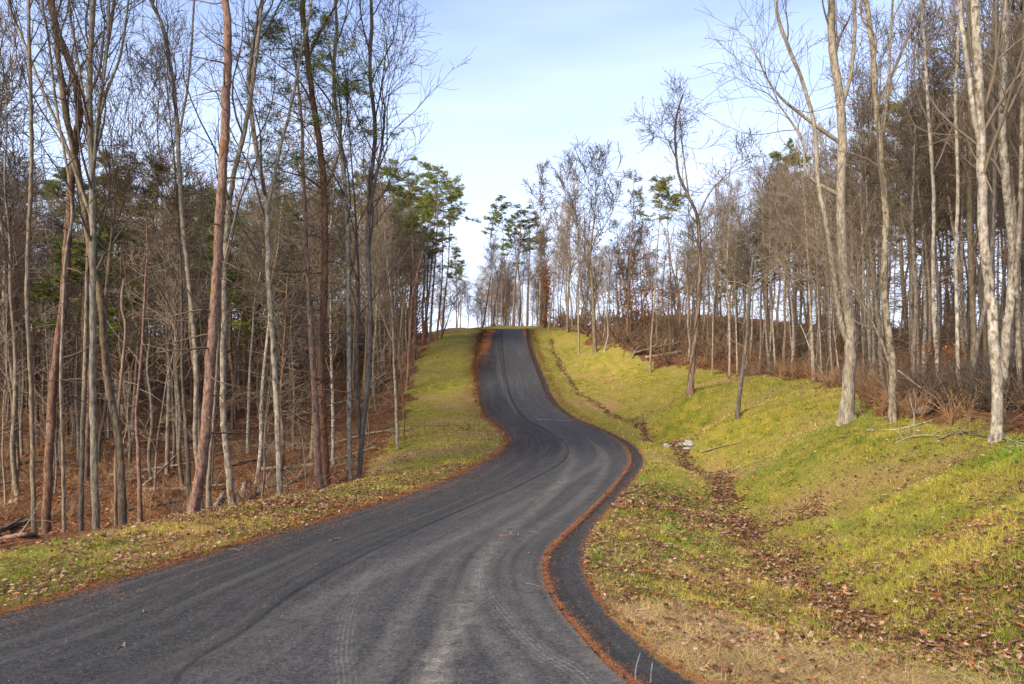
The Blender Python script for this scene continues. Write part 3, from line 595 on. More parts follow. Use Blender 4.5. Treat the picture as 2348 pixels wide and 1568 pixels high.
T_('white_bark_tree', 'smooth white-barked tree leaning left above the foot of the leaning pine', 'tree', 15, [[(462, 1175), (455, 1080), (447, 1000), (450, 850), (436, 680), (418, 500), (408, 320), (398, 200), (372, 60), (345, 0)], [(408, 330), (430, 200), (440, 90), (445, 10)]], 19, 'pale', 'grey', 5, .55, seed=10, ck=dict(t0=.5, L1=(1., 2.6), dens=.95), flare=.2, forkw=.5)
T_('pine_tree', 'tall red-barked pine leaning right, with an orange scar high on its trunk', 'tree', 13.6, [[(438, 1188), (455, 1110), (470, 1000), (482, 850), (492, 700), (504, 500), (514, 340), (521, 160), (520, 60), (517, 0)]], 42, 'pine', 'pine', 7, .50, seed=11, crown='pine', ck=dict(t0=.9, n1=16), stub=46, stubk=dict(t0=.1, t1=.9, ln=(.25, 1.4)), flare=.3)
scar(515, 352, .30)
T_('bare_tree', 'grey companion trunk half hidden behind the foot of the leaning pine', 'tree', 14.6, [[(482, 1178), (478, 1100), (490, 950), (500, 800), (505, 650), (560, 400), (590, 200)]], 20, 'grey', 'grey', 0, .4, seed=12, ck=dict(**UP, dens=.7))
T_('bare_tree', 'mottled grey trunk with a split foot and an orange wound near the ground', 'tree', 15.2, [[(535, 1160), (522, 1050), (511, 930), (513, 750), (516, 600), (530, 430), (560, 300), (585, 150), (600, 0)]], 25, 'mottled', 'grey', 6, .4, seed=13, ck=dict(**UP, dens=.8), flare=.5)
scar(533, 1140, .26)
T_('bare_tree', 'lichen spotted grey trunk standing alone where the grass meets the brush piles', 'tree', 15.8, [[(641, 1138), (638, 1000), (628, 820), (616, 640), (610, 470), (585, 330), (570, 180), (590, 60), (600, 0)], [(611, 480), (640, 350), (668, 240), (690, 120), (712, 20)]], 22, 'mottled', 'grey', 6, .45, seed=14, ck=dict(**UP, dens=.85), flare=.25, forkw=.6)
T_('pine_tree', 'left stem of the close pair of red-barked pines with green crown', 'tree', 16.8, [[(733, 1116), (724, 950), (714, 780), (704, 600), (696, 420), (690, 260), (672, 120), (655, 40)]], 30, 'pine', 'dark', 0, .45, seed=15, crown='pine', ck=dict(t0=.78, n1=26, ln=(1.2, 3.0), q=8), stub=50, stubk=dict(t0=.12, t1=.8, ln=(.3, 1.7)), flare=.25)
def twofork(ST, tr, br, fo, g): pass
T_('pine_tree', 'right stem of the close pine pair, forking into dark limbs with green tufts', 'tree', 17.2, [[(748, 1112), (740, 950), (738, 800), (744, 620), (744, 460), (728, 300), (712, 190), (700, 80), (694, 0)], [(742, 430), (700, 405), (655, 395), (640, 380)], [(742, 430), (765, 390), (790, 300), (800, 215)], [(722, 260), (690, 190), (640, 150), (590, 110)], [(705, 130), (740, 60), (770, 10)]], 30, 'pine', 'dark', 6, .45, seed=16, crown='pine', ck=dict(t0=.70, n1=12, ln=(.8, 2.2), q=8, dens=.8), stub=40, stubk=dict(t0=.12, t1=.7, ln=(.3, 1.7)), flare=.25, forkw=.42)
T_('white_bark_tree', 'slender mottled white trunk left of the dark trunk at the woods corner', 'tree', 17.6, [[(803, 1098), (800, 950), (800, 780), (797, 600), (793, 450), (780, 320), (765, 180), (772, 60), (768, 0)]], 18, 'mottled', 'grey', 5, .45, seed=17, ck=dict(**UP, dens=.9), flare=.2)
T_('bare_tree', 'dark grey double trunk at the woods corner where the verge turns uphill', 'tree', 17.9, [[(822, 1098), (832, 980), (845, 850), (848, 700), (843, 560), (850, 420), (860, 300), (848, 170), (852, 60), (850, 0)], [(828, 1020), (818, 850), (822, 650), (812, 450), (800, 300), (790, 150)], [(848, 480), (872, 350), (882, 260), (876, 190), (905, 120)]], 19, 'dark', 'dark', 5, .5, seed=18, ck=dict(**UP, dens=.85), forkw=.7, flare=.3)
T_('white_bark_tree', 'thin pale trunk standing out on the grass left of the bend', 'tree', 23.5, [[(912, 1022), (908, 930), (903, 820), (898, 700), (886, 580), (878, 480), (870, 400), (862, 330)]], 13, 'pale', 'tan', 0, .5, seed=19, ck=dict(t0=.35, L1=(1.2, 3.2), dens=.9), flare=.2)
T_('sapling', 'small brown sapling beside the thin pale trunk left of the bend', 'sapling', 24.3, [[(927, 998), (924, 920), (918, 850), (915, 770), (905, 700)]], 7, 'brown', 'tan', 0, .5, seed=20, ck=dict(t0=.3, L1=(.5, 1.2), dens=.5), flare=.1)
T_('bare_tree', 'pale straight trunk seen between the pine pair and the white trunk', 'tree', 24, [[(764, 985), (762, 900), (758, 780), (757, 680), (745, 560), (740, 470)]], 14, 'pale', 'tan', 0, .5, seed=21, ck=dict(**UP))
T_('dead_snag', 'rusty orange leaning dead trunk on the uphill edge of the left woods', 'dead tree', 37, [[(932, 890), (938, 800), (944, 700), (957, 630), (970, 575)]], 12, 'rust', 'brown', 0, .6, crown='snag', seed=22, ck=dict(n=10), flare=.2)
T_('dead_snag', 'small white bare snag leaning among sticks left of the pine pair', 'dead tree', 18.5, [[(703, 1085), (697, 1040), (690, 990), (684, 960)]], 5, 'dead', 'pale', 0, .5, crown='snag', seed=23, ck=dict(n=7), flare=.1)
gP = 'tall pines at the uphill end of the left woods'
for i, (lab, dd, st, ww) in enumerate((
  ('leaning flat-crowned pine, rightmost but two on the uphill edge of the left woods', 48, [(972, 800), (978, 720), (990, 600), (998, 480), (1002, 395)], 10),
  ('tall pine at the right end of the left woods with the fullest green crown', 50, [(985, 790), (990, 700), (1000, 560), (1003, 450), (1000, 380)], 10),
  ('pine leaning out over the grass at the very end of the left woods', 52, [(1012, 782), (1018, 700), (1028, 600), (1032, 500), (1038, 420)], 8),
  ('pine with a reaching right crown, on the corner of the left woods by the crest', 51, [(1000, 785), (1012, 660), (1015, 540), (1018, 400)], 8),
  ('pine behind the rusty leaning trunk, with a green top', 44, [(950, 820), (952, 700), (945, 560), (940, 450), (925, 365)], 11),
  ('shorter pine with brownish crown left of the rusty leaning trunk', 43, [(925, 830), (920, 700), (905, 560), (895, 450), (885, 380)], 10))):
    T_('pine_tree', lab, 'tree', dd, [st], ww, 'pine', 'dark', 0, .45, seed=30 + i, crown='pine', ck=dict(t0=.66, n1=20, ln=(1.3, 3.0), tl=.21, wd=.030, q=7, dens=.9), group=gP, stub=22, stubk=dict(t0=.2, t1=.65, ln=(.4, 1.4)), flare=.2, fol=ND2 if i in (1, 3) else ND)
T_('bare_tree', 'leaning thin trunk fallen toward the crest at the end of the left woods', 'tree', 50, [(1010, 793), (1030, 740), (1042, 680)] and [[(1008, 793), (1026, 735), (1040, 680)]], 6, 'dark', 'dark', 0, .6, seed=37, ck=dict(t0=.6, L1=(.3, .8), dens=.3), flare=.1)

# beyond and right of the crest
T_('bare_tree', 'thin curving bare tree leaning right at the left end of the crest', 'tree', 66, [[(1106, 742), (1118, 680), (1128, 600), (1124, 540), (1140, 470)]], 6, 'dark', 'dark', 0, .4, seed=40, ck=dict(t0=.5, L1=(.6, 1.8), dens=.5), flare=.2)
T_('bare_tree', 'thin bare tree leaning strongly right beside the crest', 'tree', 67, [[(1130, 742), (1136, 690), (1150, 620), (1172, 570), (1185, 545)]], 5, 'dark', 'dark', 0, .5, seed=41, ck=dict(t0=.5, L1=(.6, 1.6), dens=.4), flare=.2)
for i, (lab, dd, st, ww, ff, t0) in enumerate((
  ('tall thin pine with a small flat crown, left of the pines on the crest', 66, [(1158, 742), (1160, 660), (1154, 560), (1150, 455)], 7, ND, .72),
  ('dark green full crowned pine in the middle of the crest', 65, [(1176, 742), (1180, 650), (1190, 560), (1196, 470)], 9, ND, .60),
  ('brown green pine right of the dark full crowned pine on the crest', 66, [(1208, 740), (1210, 650), (1214, 560), (1212, 482)], 8, NEEDB, .62),
  ('low pine crown between the crest pines', 67, [(1190, 742), (1192, 650), (1182, 580), (1178, 500)], 7, ND, .60),
  ('small lone pine top beyond the crest at the end of the left woods', 72, [(1046, 735), (1046, 670), (1044, 610), (1044, 568)], 4, ND, .62))):
    T_('pine_tree', lab, 'tree', dd, [st], ww, 'pine', 'dark', 0, .45, seed=45 + i, crown='pine', ck=dict(t0=t0, n1=17, ln=(1.0, 2.6) if i != 4 else (.6, 1.4), tl=.24, wd=.042, q=7, dens=.85), group='pines on the crest', flare=.2, fol=ff)
far = dict(a1=(20, 45), L1=(2.0, 4.0), trop=.16, t0=.30)
T_('bare_tree', 'pale bare tree with a fine rounded crown right of the crest pines', 'tree', 62, [[(1236, 742), (1238, 660), (1240, 560), (1238, 480), (1236, 405)]], 8, 'pale', 'grey', 0, .4, seed=50, ck=dict(**far), flare=.2)
T_('bare_tree', 'pale leaning trunk rising straight from the grass right of the crest', 'tree', 57, [[(1257, 746), (1264, 690), (1272, 640), (1276, 560), (1290, 500)]], 8, 'pale', 'tan', 0, .5, seed=51, ck=dict(**far, dens=.7), flare=.3)
T_('vine_covered_trunk', 'trunk wrapped in rusty leaves just left of the pale leaning trunk on the crest', 'tree', 60, [[(1250, 742), (1252, 690), (1252, 640), (1248, 590), (1240, 540)]], 9, 'rust', 'brown', 0, .5, seed=52, ck=dict(**far, dens=.5), flare=.2,
   extra=lambda ST, tr, br, fo, g: fo.add(*leafquads(np.repeat(ST[0][0][:26], 26, 0) + g.normal(size=(26 * 26, 3)) * np.array([.28, .28, .2]), .11, g)), fol=RUSTL)
T_('forked_tree', 'big bare tree with a broad spreading crown at the top of the right bank', 'tree', 41.5, [[(1364, 797), (1361, 720), (1357, 650), (1352, 590), (1362, 500), (1366, 430), (1360, 390)], [(1354, 610), (1340, 540), (1310, 470), (1300, 420), (1292, 385)], [(1356, 570), (1385, 520), (1410, 470), (1420, 440)], [(1364, 470), (1345, 400), (1325, 360)], [(1366, 440), (1385, 390), (1390, 365)]], 15, 'grey', 'dark', 0, .35, seed=53, ck=dict(a1=(22, 50), L1=(1.4, 2.8), trop=.14, t0=.22, dens=.62, tl=1.0), flare=.35, forkw=.5)
T_('bare_tree', 'thin pale crooked trunk at the bank top beside the broad crowned tree', 'tree', 41, [[(1384, 802), (1394, 765), (1391, 720), (1396, 660), (1398, 600)]], 7, 'pale', 'pale', 0, .5, seed=54, ck=dict(t0=.4, L1=(.5, 1.5), dens=.5), flare=.2)
T_('bare_tree', 'straight pale stem left of the broad crowned tree on the right bank', 'tree', 44, [[(1327, 772), (1325, 700), (1326, 620), (1322, 520), (1312, 430)]], 8, 'pale', 'tan', 0, .45, seed=55, ck=dict(**far, dens=.8), flare=.2)
T_('bare_tree', 'grey trunk behind the pale stem left of the broad crowned tree', 'tree', 50, [[(1300, 757), (1302, 690), (1306, 600), (1304, 500), (1300, 400)]], 11, 'grey', 'grey', 0, .4, seed=56, ck=dict(**far, dens=.8), flare=.2)
T_('larch_tree', 'narrow dark tree with short twiggy side branches and a few rusty leaves', 'tree', 42, [[(1436, 790), (1440, 700), (1446, 580), (1452, 480), (1452, 405)]], 9, 'brown', 'dark', 0, .4, seed=57, ck=dict(a1=(50, 85), L1=(.8, 1.9), trop=.05, t0=.3, dens=1.1, tl=.6), flare=.2, fol=RUSTL,
   extra=lambda ST, tr, br, fo, g: fo.add(*leafquads(np.c_[g.normal(size=260) * 1.1, g.normal(size=260) * .9, g.uniform(2.5, 6.6, 260)] + ST[0][0][0], .10, g)))
T_('beech_sapling', 'beech sapling holding orange leaves under the narrow dark tree', 'sapling', 43, [[(1445, 782), (1446, 730), (1450, 690), (1456, 650)]], 7, 'rust', 'brown', 0, .4, seed=58, ck=dict(a1=(55, 88), L1=(.6, 1.9), trop=.02, t0=.2, dens=.6, tl=.5), fol=RUSTL,
   extra=lambda ST, tr, br, fo, g: fo.add(*leafquads(np.c_[g.normal(size=420) * 1.0 + .9, g.normal(size=420) * .8, g.uniform(1.4, 3.3, 420)] + ST[0][0][0], .10, g)))
T_('pine_tree', 'pine with a bright yellow green top left of the vine-wrapped forked tree', 'tree', 38, [[(1489, 817), (1494, 760), (1500, 690), (1505, 600), (1512, 500), (1518, 405)]], 9, 'grey', 'grey', 0, .45, seed=59, crown='pine', ck=dict(t0=.74, n1=16, ln=(.9, 2.2), tl=.19, wd=.028, q=7, dens=.8), stub=16, stubk=dict(t0=.3, t1=.8, ln=(.4, 1.2)), fol=ND2, flare=.2)
T_('pine_tree', 'second pine sharing the bright green top, with a thin dark stem', 'tree', 42, [[(1545, 790), (1540, 700), (1535, 600), (1530, 500), (1534, 420)]], 7, 'dark', 'dark', 0, .45, seed=60, crown='pine', ck=dict(t0=.78, n1=14, ln=(.9, 1.8), tl=.19, wd=.028, q=7, dens=.8), stub=16, stubk=dict(t0=.3, t1=.8, ln=(.4, 1.2)), fol=ND2, flare=.2)
def vine():
    g = rng; pp, r = LAST['ST'][0]; A = Acc(); h = np.linspace(0, 1, len(pp)) * 18
    for k in range(3):
        a = h + k * 2.1; q = pp + np.c_[np.cos(a), np.sin(a), 0 * a] * (r * 1.05)[:, None]; on_last('vine', *tubes(q[None], np.full((1, len(q)), .022), 5), BK['dark'])
T_('forked_tree', 'vine-wrapped brown tree forking high like a Y, alone at the right grass edge', 'tree', 27, [[(1582, 895), (1587, 830), (1595, 760), (1602, 680), (1604, 600), (1599, 500), (1578, 450), (1556, 400), (1548, 330), (1550, 270), (1566, 215)], [(1600, 505), (1612, 470), (1628, 440), (1660, 405), (1700, 380), (1720, 345), (1728, 320)], [(1556, 370), (1530, 320), (1505, 290), (1480, 285)], [(1578, 450), (1560, 300), (1556, 240), (1530, 210)]], 21, 'brown', 'dark', 0, .42, seed=61, ck=dict(a1=(25, 60), L1=(.8, 2.0), trop=.12, t0=.40, dens=.62, tl=.7), flare=.5, forkw=.62)
vine()
def arch(ST, tr, br, fo, g):
    P0 = ST[0][0]; i = np.linspace(int(len(P0) * .7), len(P0) - 1, 10).astype(int); a, ar = grow(P0[i][None], ST[0][1][i][None], 9, .2, .95, (30, 60), (1.4, 2.6), 10, .4, -.10, .05, .007, g, .5); br.add(*tubes(a, ar, 4))
T_('broken_tree', 'leaning grey broken-topped tree standing out on the right bank grass', 'tree', 21.8, [[(1689, 946), (1697, 890), (1705, 830), (1713, 760), (1718, 690), (1722, 625), (1727, 590)]], 15, 'dark', 'tan', 0, .55, crown='snag', seed=62, ck=dict(n=6), flare=.25, extra=arch)
T_('forked_tree', 'largest trunk on the right bank, rough grey bark, forking low into two stems', 'tree', 17, [[(1943, 966), (1943, 920), (1946, 860), (1950, 800), (1944, 700), (1932, 600), (1928, 450), (1930, 330), (1926, 230), (1908, 110), (1905, 0)],
   [(1944, 800), (1928, 740), (1912, 640), (1895, 520), (1876, 420), (1868, 300), (1840, 190), (1800, 90), (1778, 0)], [(1872, 330), (1820, 250), (1770, 200), (1735, 130), (1712, 90)], [(1928, 260), (1950, 170), (1960, 60), (1958, 0)], [(1885, 460), (1850, 400), (1842, 330), (1800, 260), (1760, 215), (1720, 200)]], 44, 'olive', 'dark', 6, .42, seed=63, ck=dict(a1=(22, 48), L1=(1.2, 2.8), trop=.14, t0=.5, dens=.55), flare=.9, forkw=.42)
T_('bare_tree', 'mottled trunk with a dark knee beside the largest trunk on the right bank', 'tree', 15.6, [[(2043, 977), (2045, 900), (2046, 830), (2034, 740), (2026, 640), (2030, 500), (2022, 380), (2008, 240), (2000, 120), (1985, 0)], [(2024, 330), (2036, 200), (2040, 100), (2046, 0)], [(2045, 850), (2010, 760), (1968, 680), (1945, 640)]], 26, 'mottled', 'grey', 6, .52, seed=64, ck=dict(**UP, dens=.8), flare=.6, forkw=.42)
T_('white_bark_tree', 'thick white speckled trunk at the right edge with roots on the grass', 'tree', 12.6, [[(2283, 1018), (2286, 950), (2288, 880), (2280, 800), (2270, 680), (2256, 560), (2250, 400), (2245, 250), (2240, 120), (2236, 0)], [(2248, 340), (2230, 250), (2215, 130), (2200, 0)]], 36, 'mottled', 'grey', 6, .66, seed=65, ck=dict(**UP, dens=.8), flare=.55, forkw=.5)
T_('white_bark_tree', 'white speckled trunk just behind the thick one at the right edge', 'tree', 14.5, [[(2293, 985), (2300, 850), (2312, 720), (2322, 600), (2308, 450), (2298, 300), (2300, 150), (2304, 0)]], 29, 'mottled', 'grey', 6, .7, seed=66, ck=dict(**UP, dens=.8), flare=.3)
T_('bare_tree', 'dark mottled crooked stem right of the white speckled trunks', 'tree', 14.5, [[(2345, 950), (2336, 860), (2332, 740), (2328, 640), (2338, 500), (2342, 300), (2346, 100), (2350, 0)]], 17, 'mottled', 'dark', 6, .6, seed=67, ck=dict(**UP, dens=.8))
for i, (lab, dd, st, ww, bb) in enumerate((
  ('slender mottled stem left of the pair in the brush at the right', 17.5, [(2153, 945), (2150, 850), (2141, 740), (2138, 600), (2140, 450), (2130, 300), (2120, 120), (2112, 0)], 14, 'mottled'),
  ('slender mottled stem right of its twin in the brush, near the orange sapling', 17, [(2198, 950), (2196, 850), (2194, 740), (2190, 600), (2196, 420), (2190, 250), (2196, 100), (2200, 0)], 14, 'mottled'),
  ('grey-green trunk rising behind the two slender mottled stems', 19.5, [(2228, 880), (2232, 760), (2225, 620), (2222, 480), (2226, 320), (2220, 150), (2224, 0)], 20, 'olive'),
  ('straight olive trunk between the slender stems and the knee tree', 24, [(2105, 880), (2104, 780), (2100, 640), (2090, 500), (2092, 350), (2080, 200), (2076, 60)], 13, 'olive'),
  ('narrow leaning stem crossing behind the white trunk at right', 16.5, [(2215, 900), (2240, 790), (2262, 680), (2275, 560), (2280, 400), (2276, 200), (2280, 0)], 16, 'dark'),
  ('pale straight trunk left of the largest trunk, thickest of the cluster at the brush edge', 26, [(1865, 884), (1861, 780), (1856, 680), (1850, 560), (1842, 440), (1830, 330)], 14, 'pale'),
  ('thin pale stem directly right of the cluster trunk at the brush edge', 26.3, [(1883, 884), (1880, 790), (1874, 680), (1870, 540), (1860, 420)], 8, 'pale'),
  ('white thin stem in the brush just before the largest trunk', 27, [(1908, 886), (1904, 800), (1900, 700), (1894, 600), (1898, 480)], 8, 'pale'),
  ('thin white stem touching the left side of the largest trunk', 24, [(1927, 900), (1920, 830), (1912, 760), (1908, 690), (1900, 560)], 7, 'pale'),
  ('pale trunk pair member in the open brush, left one', 33, [(1765, 868), (1757, 780), (1753, 690), (1750, 560), (1745, 450)], 9, 'pale'),
  ('pale trunk standing by the tan grass clump left of centre brush', 33, [(1778, 872), (1774, 790), (1768, 690), (1764, 560), (1768, 450)], 9, 'pale'),
  ('slim white stem right of the vine-wrapped tree', 35, [(1632, 838), (1634, 760), (1636, 680), (1640, 560), (1650, 440)], 6, 'pale'),
  ('slim pale trunk between the vine-wrapped tree and the leaning broken tree', 34, [(1672, 828), (1672, 750), (1668, 660), (1668, 560), (1676, 440)], 9, 'pale'),
  ('thin white stem just right of the slim pale trunk', 34, [(1690, 835), (1688, 770), (1686, 700), (1684, 620), (1690, 520)], 6, 'pale'),
  ('slim grey trunk far behind the arching branches of the broken tree', 36, [(1900, 830), (1896, 720), (1892, 600), (1888, 450)], 12, 'grey'),
  ('white thin stem behind the mottled knee tree on its left', 26, [(2002, 870), (2002, 780), (1998, 660), (1996, 540), (1990, 400), (1985, 250)], 9, 'mottled'),
  )):
    T_('bare_tree', lab, 'tree', dd, [st], ww, bb, 'grey' if i % 2 else 'tan', 6, .5, seed=70 + i, ck=dict(**UP, dens=.75), flare=.2)
print('heroes')
# ------------------------------------------------------------------ the trees that fill the woods: prototypes, then copies
def proto(kind, seed, H, r, bk, tw, fol=None):
    g = np.random.default_rng(seed); tr = Acc(); br = Acc(); fo = Acc(); n = 9; z = np.linspace(0, H, n); sw = np.cumsum(g.normal(size=(n, 2)) * .08 * H / 14, 0); sw[0] = 0
    rr = r * (1 - np.linspace(0, 1, n)) ** .75; rr = np.maximum(rr, .012); rr[0] = r; p, q = resample(np.c_[sw, z - .25], rr, .4)
    tr.add(*trunk_tube(p, q, 8, .35, g)); i = np.linspace(0, len(p) - 1, 24).astype(int); PP, RR = p[i][None], q[i][None]
    if kind == 'bare': crown_bare(PP, RR, br, g, dens=1., L1=(1.8, 3.6), a1=(22, 45), t0=.46, rt=.009, trop=.18, tl=1.1, n1=18); stubs(PP, RR, br, g, 6, .1, .45, rt=.010)
    if kind == 'sapling': crown_bare(PP, RR, br, g, dens=.6, L1=(.9, 2.0), a1=(25, 55), t0=.2, rt=.008, tl=.8)
    if kind == 'beech':
        a, b, c = crown_bare(PP, RR, br, g, dens=.6, L1=(.8, 1.8), a1=(50, 85), t0=.2, rt=.006, tl=.7, trop=.02); k = c[g.random(len(c)) < .8]; fo.add(*leafquads(np.repeat(k[:, -1], 3, 0) + g.normal(size=(len(k) * 3, 3)) * .12, .075, g))
    if kind == 'pine': pine_crown(PP, RR, br, fo, g, t0=.50, n1=42, ln=(1.4, 3.4), tl=.25, wd=.040, q=9, rt=.010, dens=1.2); stubs(PP, RR, br, g, 46, .15, .52, (.4, 1.9), rt=.010, sub=3)
    if kind == 'deadpine': stubs(PP, RR, br, g, 100, .12, .97, (.4, 2.0), (55, 95), rt=.010, sub=5)
    root = empty('x', (0, 0, -200)); t = link('trunk', tr.mesh('trunk', [BK[bk]])); t.parent = root
    b = link('branches', br.mesh('branches', [TW[tw]])); b.parent = root
    if fo.V: f = link('foliage', fo.mesh('foliage', [fol or ND], smooth=False)); f.parent = root
    root['H'] = H; return root
PR = dict(bare=[proto('bare', 200 + i, 14, .085, b, t) for i, (b, t) in enumerate((('grey', 'dark'), ('grey', 'tan'), ('olive', 'dark'), ('dark', 'dark'), ('pale', 'tan'), ('mottled', 'grey'), ('olive', 'tan'), ('grey', 'brown')))],
 pine=[proto('pine', 220 + i, 14, .12, 'pine', 'pine', f) for i, f in enumerate((ND, ND, ND, ND2, ND))],
 deadpine=[proto('deadpine', 240 + i, 12, .10, b, t) for i, (b, t) in enumerate((('pine', 'pine'), ('brown', 'tan'), ('dark', 'brown')))],
 sapling=[proto('sapling', 250 + i, 7, .032, b, t) for i, (b, t) in enumerate((('grey', 'tan'), ('pale', 'tan'), ('dark', 'brown'), ('grey', 'brown')))],
 beech=[proto('beech', 260 + i, 3.6, .024, 'rust', 'brown', RUSTL) for i in range(2)])
NAMES = dict(bare='bare_tree', pine='pine_tree', deadpine='dead_pine', sapling='sapling', beech='beech_sapling')
CATS = dict(bare='tree', pine='tree', deadpine='dead tree', sapling='sapling', beech='sapling')
BN = dict(bare=['grey', 'grey', 'olive-grey', 'dark', 'pale', 'mottled', 'olive-grey', 'grey'], pine=['green', 'green', 'green', 'yellow-green', 'brownish'], deadpine=['reddish', 'brown', 'dark'], sapling=['grey', 'pale', 'dark', 'grey'], beech=['orange'] * 2)
PLANTED = []
def plant(kind, vi, x, y, top_py, label, group, wr=1., lean=.04, hmin=4):
    src = PR[kind][vi % len(PR[kind])]; z = float(gz(x, y)[0]); H = max(hmin, EYE + (784 - top_py) / FPX * y - z); sc = H / src['H']
    r = src.copy(); C.objects.link(r); r.name = NAMES[kind]
    del r['H']
    r.location = (x, y, z); r.rotation_euler = (rng.normal() * lean, rng.normal() * lean, rng.random() * 6.28); s2 = wr * max(sc, .55) ** .3 * 1.; s2 = min(max(s2, sc * .55), sc * 1.5); r.scale = (s2, s2, sc)
    tag(r, label, CATS[kind], group); PLANTED.append((r, kind, BN[kind][vi % len(BN[kind])], 1173.5 + x / y * FPX, y))
    for ch in src.children:
        c = ch.copy(); C.objects.link(c); c.parent = r
    return r
taken = []
def free(x, y, dmin):
    for a, b in taken:
        if abs(a - x) < dmin and (a - x) ** 2 + (b - y) ** 2 < dmin * dmin: return False
    taken.append((x, y)); return True
for o in list(C.objects):
    if o.get('label') and o.type == 'EMPTY': taken.append((o.location.x, o.location.y))
def inwood(x, y, m=0.):
    d, s, _ = pldist(np.array([x]), np.array([y]), FL); 
    if d[0] * s[0] > m: return 'L'
    d, s, _ = pldist(np.array([x]), np.array([y]), FR)
    if -d[0] * s[0] > m: return 'R'
    return None
TOPX = [-500, 0, 120, 300, 450, 600, 800, 900, 1000, 1050, 1060, 1110, 1120, 1230, 1300, 1420, 1500, 1620, 1720, 1850, 2000, 2150, 2347, 3000]
TOPY = [380, 400, 470, 420, 430, 440, 410, 400, 410, 500, 640, 640, 560, 500, 470, 480, 520, 440, 400, 330, 260, 160, 60, 50]
def topy(px): return float(np.interp(px, TOPX, TOPY))
def scatter(kind, n, pxr, dr, dmin, label, group, top=(-20, 120), side=None, m=.4, pw=1., wr=1., lean=.04, abs_top=None, hmin=4, vs=None):
    k = 0; tries = 0
    while k < n and tries < n * 60:
        tries += 1; px = rng.uniform(*pxr); d = dr[0] + (dr[1] - dr[0]) * rng.random() ** pw; x = (px - 1173.5) / FPX * d
        sd_ = inwood(x, d, m)
        if sd_ is None or (side and sd_ != side): continue
        if not free(x, d, dmin): continue
        tp = topy(px) + rng.uniform(*top) if abs_top is None else rng.uniform(*abs_top)
        plant(kind, rng.integers(0, 99) if vs is None else vs[k % len(vs)], x, d, tp, label, group, wr, lean, hmin); k += 1
    return k
# left woods
scatter('bare', 4, (-260, 60), (15, 26), 1.6, 'bare grey tree among the trunks at the far left edge of the woods', 'bare trees at the far left', (-420, -80), 'L', 1.0)
scatter('bare', 4, (60, 860), (20, 27), 2.0, 'tall bare tree just behind the front row of the left woods', 'tall bare trees behind the front row', (-430, -60), 'L', 1.0, wr=1.0)
scatter('bare', 56, (-300, 860), (23, 46), 1.1, 'slim bare tree in the middle of the left woods', 'slim bare trees in the left woods', (-60, 170), 'L', wr=.95)
scatter('bare', 52, (-350, 1000), (44, 72), 1.5, 'distant bare trunk deep in the left woods', 'distant bare trees in the left woods', (-20, 150), 'L', wr=1.)
scatter('deadpine', 9, (-200, 900), (20, 42), 1.3, 'dead reddish pine full of bare side twigs in the left woods', 'dead pines in the left woods', (-10, 260), 'L', wr=.9)
scatter('pine', 34, (-320, 720), (27, 50), 2.0, 'green crowned pine rising behind the left woods', 'green pines behind the left woods', (-100, 190), 'L', .6, wr=1.1)
scatter('pine', 12, (600, 1010), (46, 66), 1.9, 'green crowned pine behind the uphill part of the left woods', 'green pines behind the uphill left woods', (-30, 60), 'L', .6, wr=.95)
scatter('sapling', 32, (-200, 1000), (17, 55), .9, 'thin understorey stem growing between the trunks of the left woods', 'understorey stems in the left woods', side='L', abs_top=(520, 830), hmin=3)
scatter('bare', 26, (860, 1035), (33, 64), .9, 'thin straight trunk in the uphill edge of the left woods', 'thin trunks at the uphill end of the left woods', (10, 160), 'L', .3, wr=.85)
scatter('pine', 9, (-60, 620), (21, 31), 2.2, 'green pine with visible crown close behind the front row of the left woods', 'near green pines in the left woods', 'x' and (-70, 90), 'L', 1.5, wr=.9, vs=(0, 1, 2))
# right woods
scatter('bare', 20, (1960, 2420), (17, 31), 1.0, 'slim pale straight trunk in the right woods', 'slim pale trunks at right', (-260, 120), 'R', .8, wr=.85, lean=.03, vs=(4, 5, 0, 5))
scatter('bare', 10, (1640, 1930), (29, 42), 1.2, 'slim pale trunk left of the largest trunk', 'slim pale trunks', (-40, 120), 'R', .5, wr=.8, lean=.03, vs=(4, 5))
scatter('bare', 7, (2060, 2600), (13.5, 20), 1.3, 'tall many-limbed grey tree crowding the right edge', 'tall trees crowding the right edge', (-300, 60), 'R', .9)
scatter('bare', 34, (1600, 2600), (20, 36), 1.3, 'slim bare tree in the brush of the right woods', 'slim bare trees in the right woods', (-30, 200), 'R', wr=.95)
scatter('bare', 46, (1280, 2600), (36, 66), 1.5, 'distant bare trunk behind the right bank', 'distant bare trees behind the right bank', (-10, 150), 'R', wr=1.)
scatter('bare', 22, (1260, 1620), (44, 64), 1.2, 'thin grey trunk in the row behind the top of the right bank', 'thin trunks behind the top of the right bank', (0, 170), 'R', .3, wr=.9)
scatter('pine', 24, (1560, 2500), (36, 62), 2.2, 'dull green pine standing back in the right woods', 'pines in the right woods', (-20, 260), 'R', wr=1.)
scatter('deadpine', 10, (1420, 2400), (28, 55), 1.8, 'dead twiggy pine in the right woods', 'dead pines in the right woods', (60, 220), 'R')
scatter('sapling', 44, (1270, 2500), (20, 60), .9, 'thin understorey stem growing in the brush of the right woods', 'understorey stems in the right woods', side='R', abs_top=(560, 800), hmin=2.4)
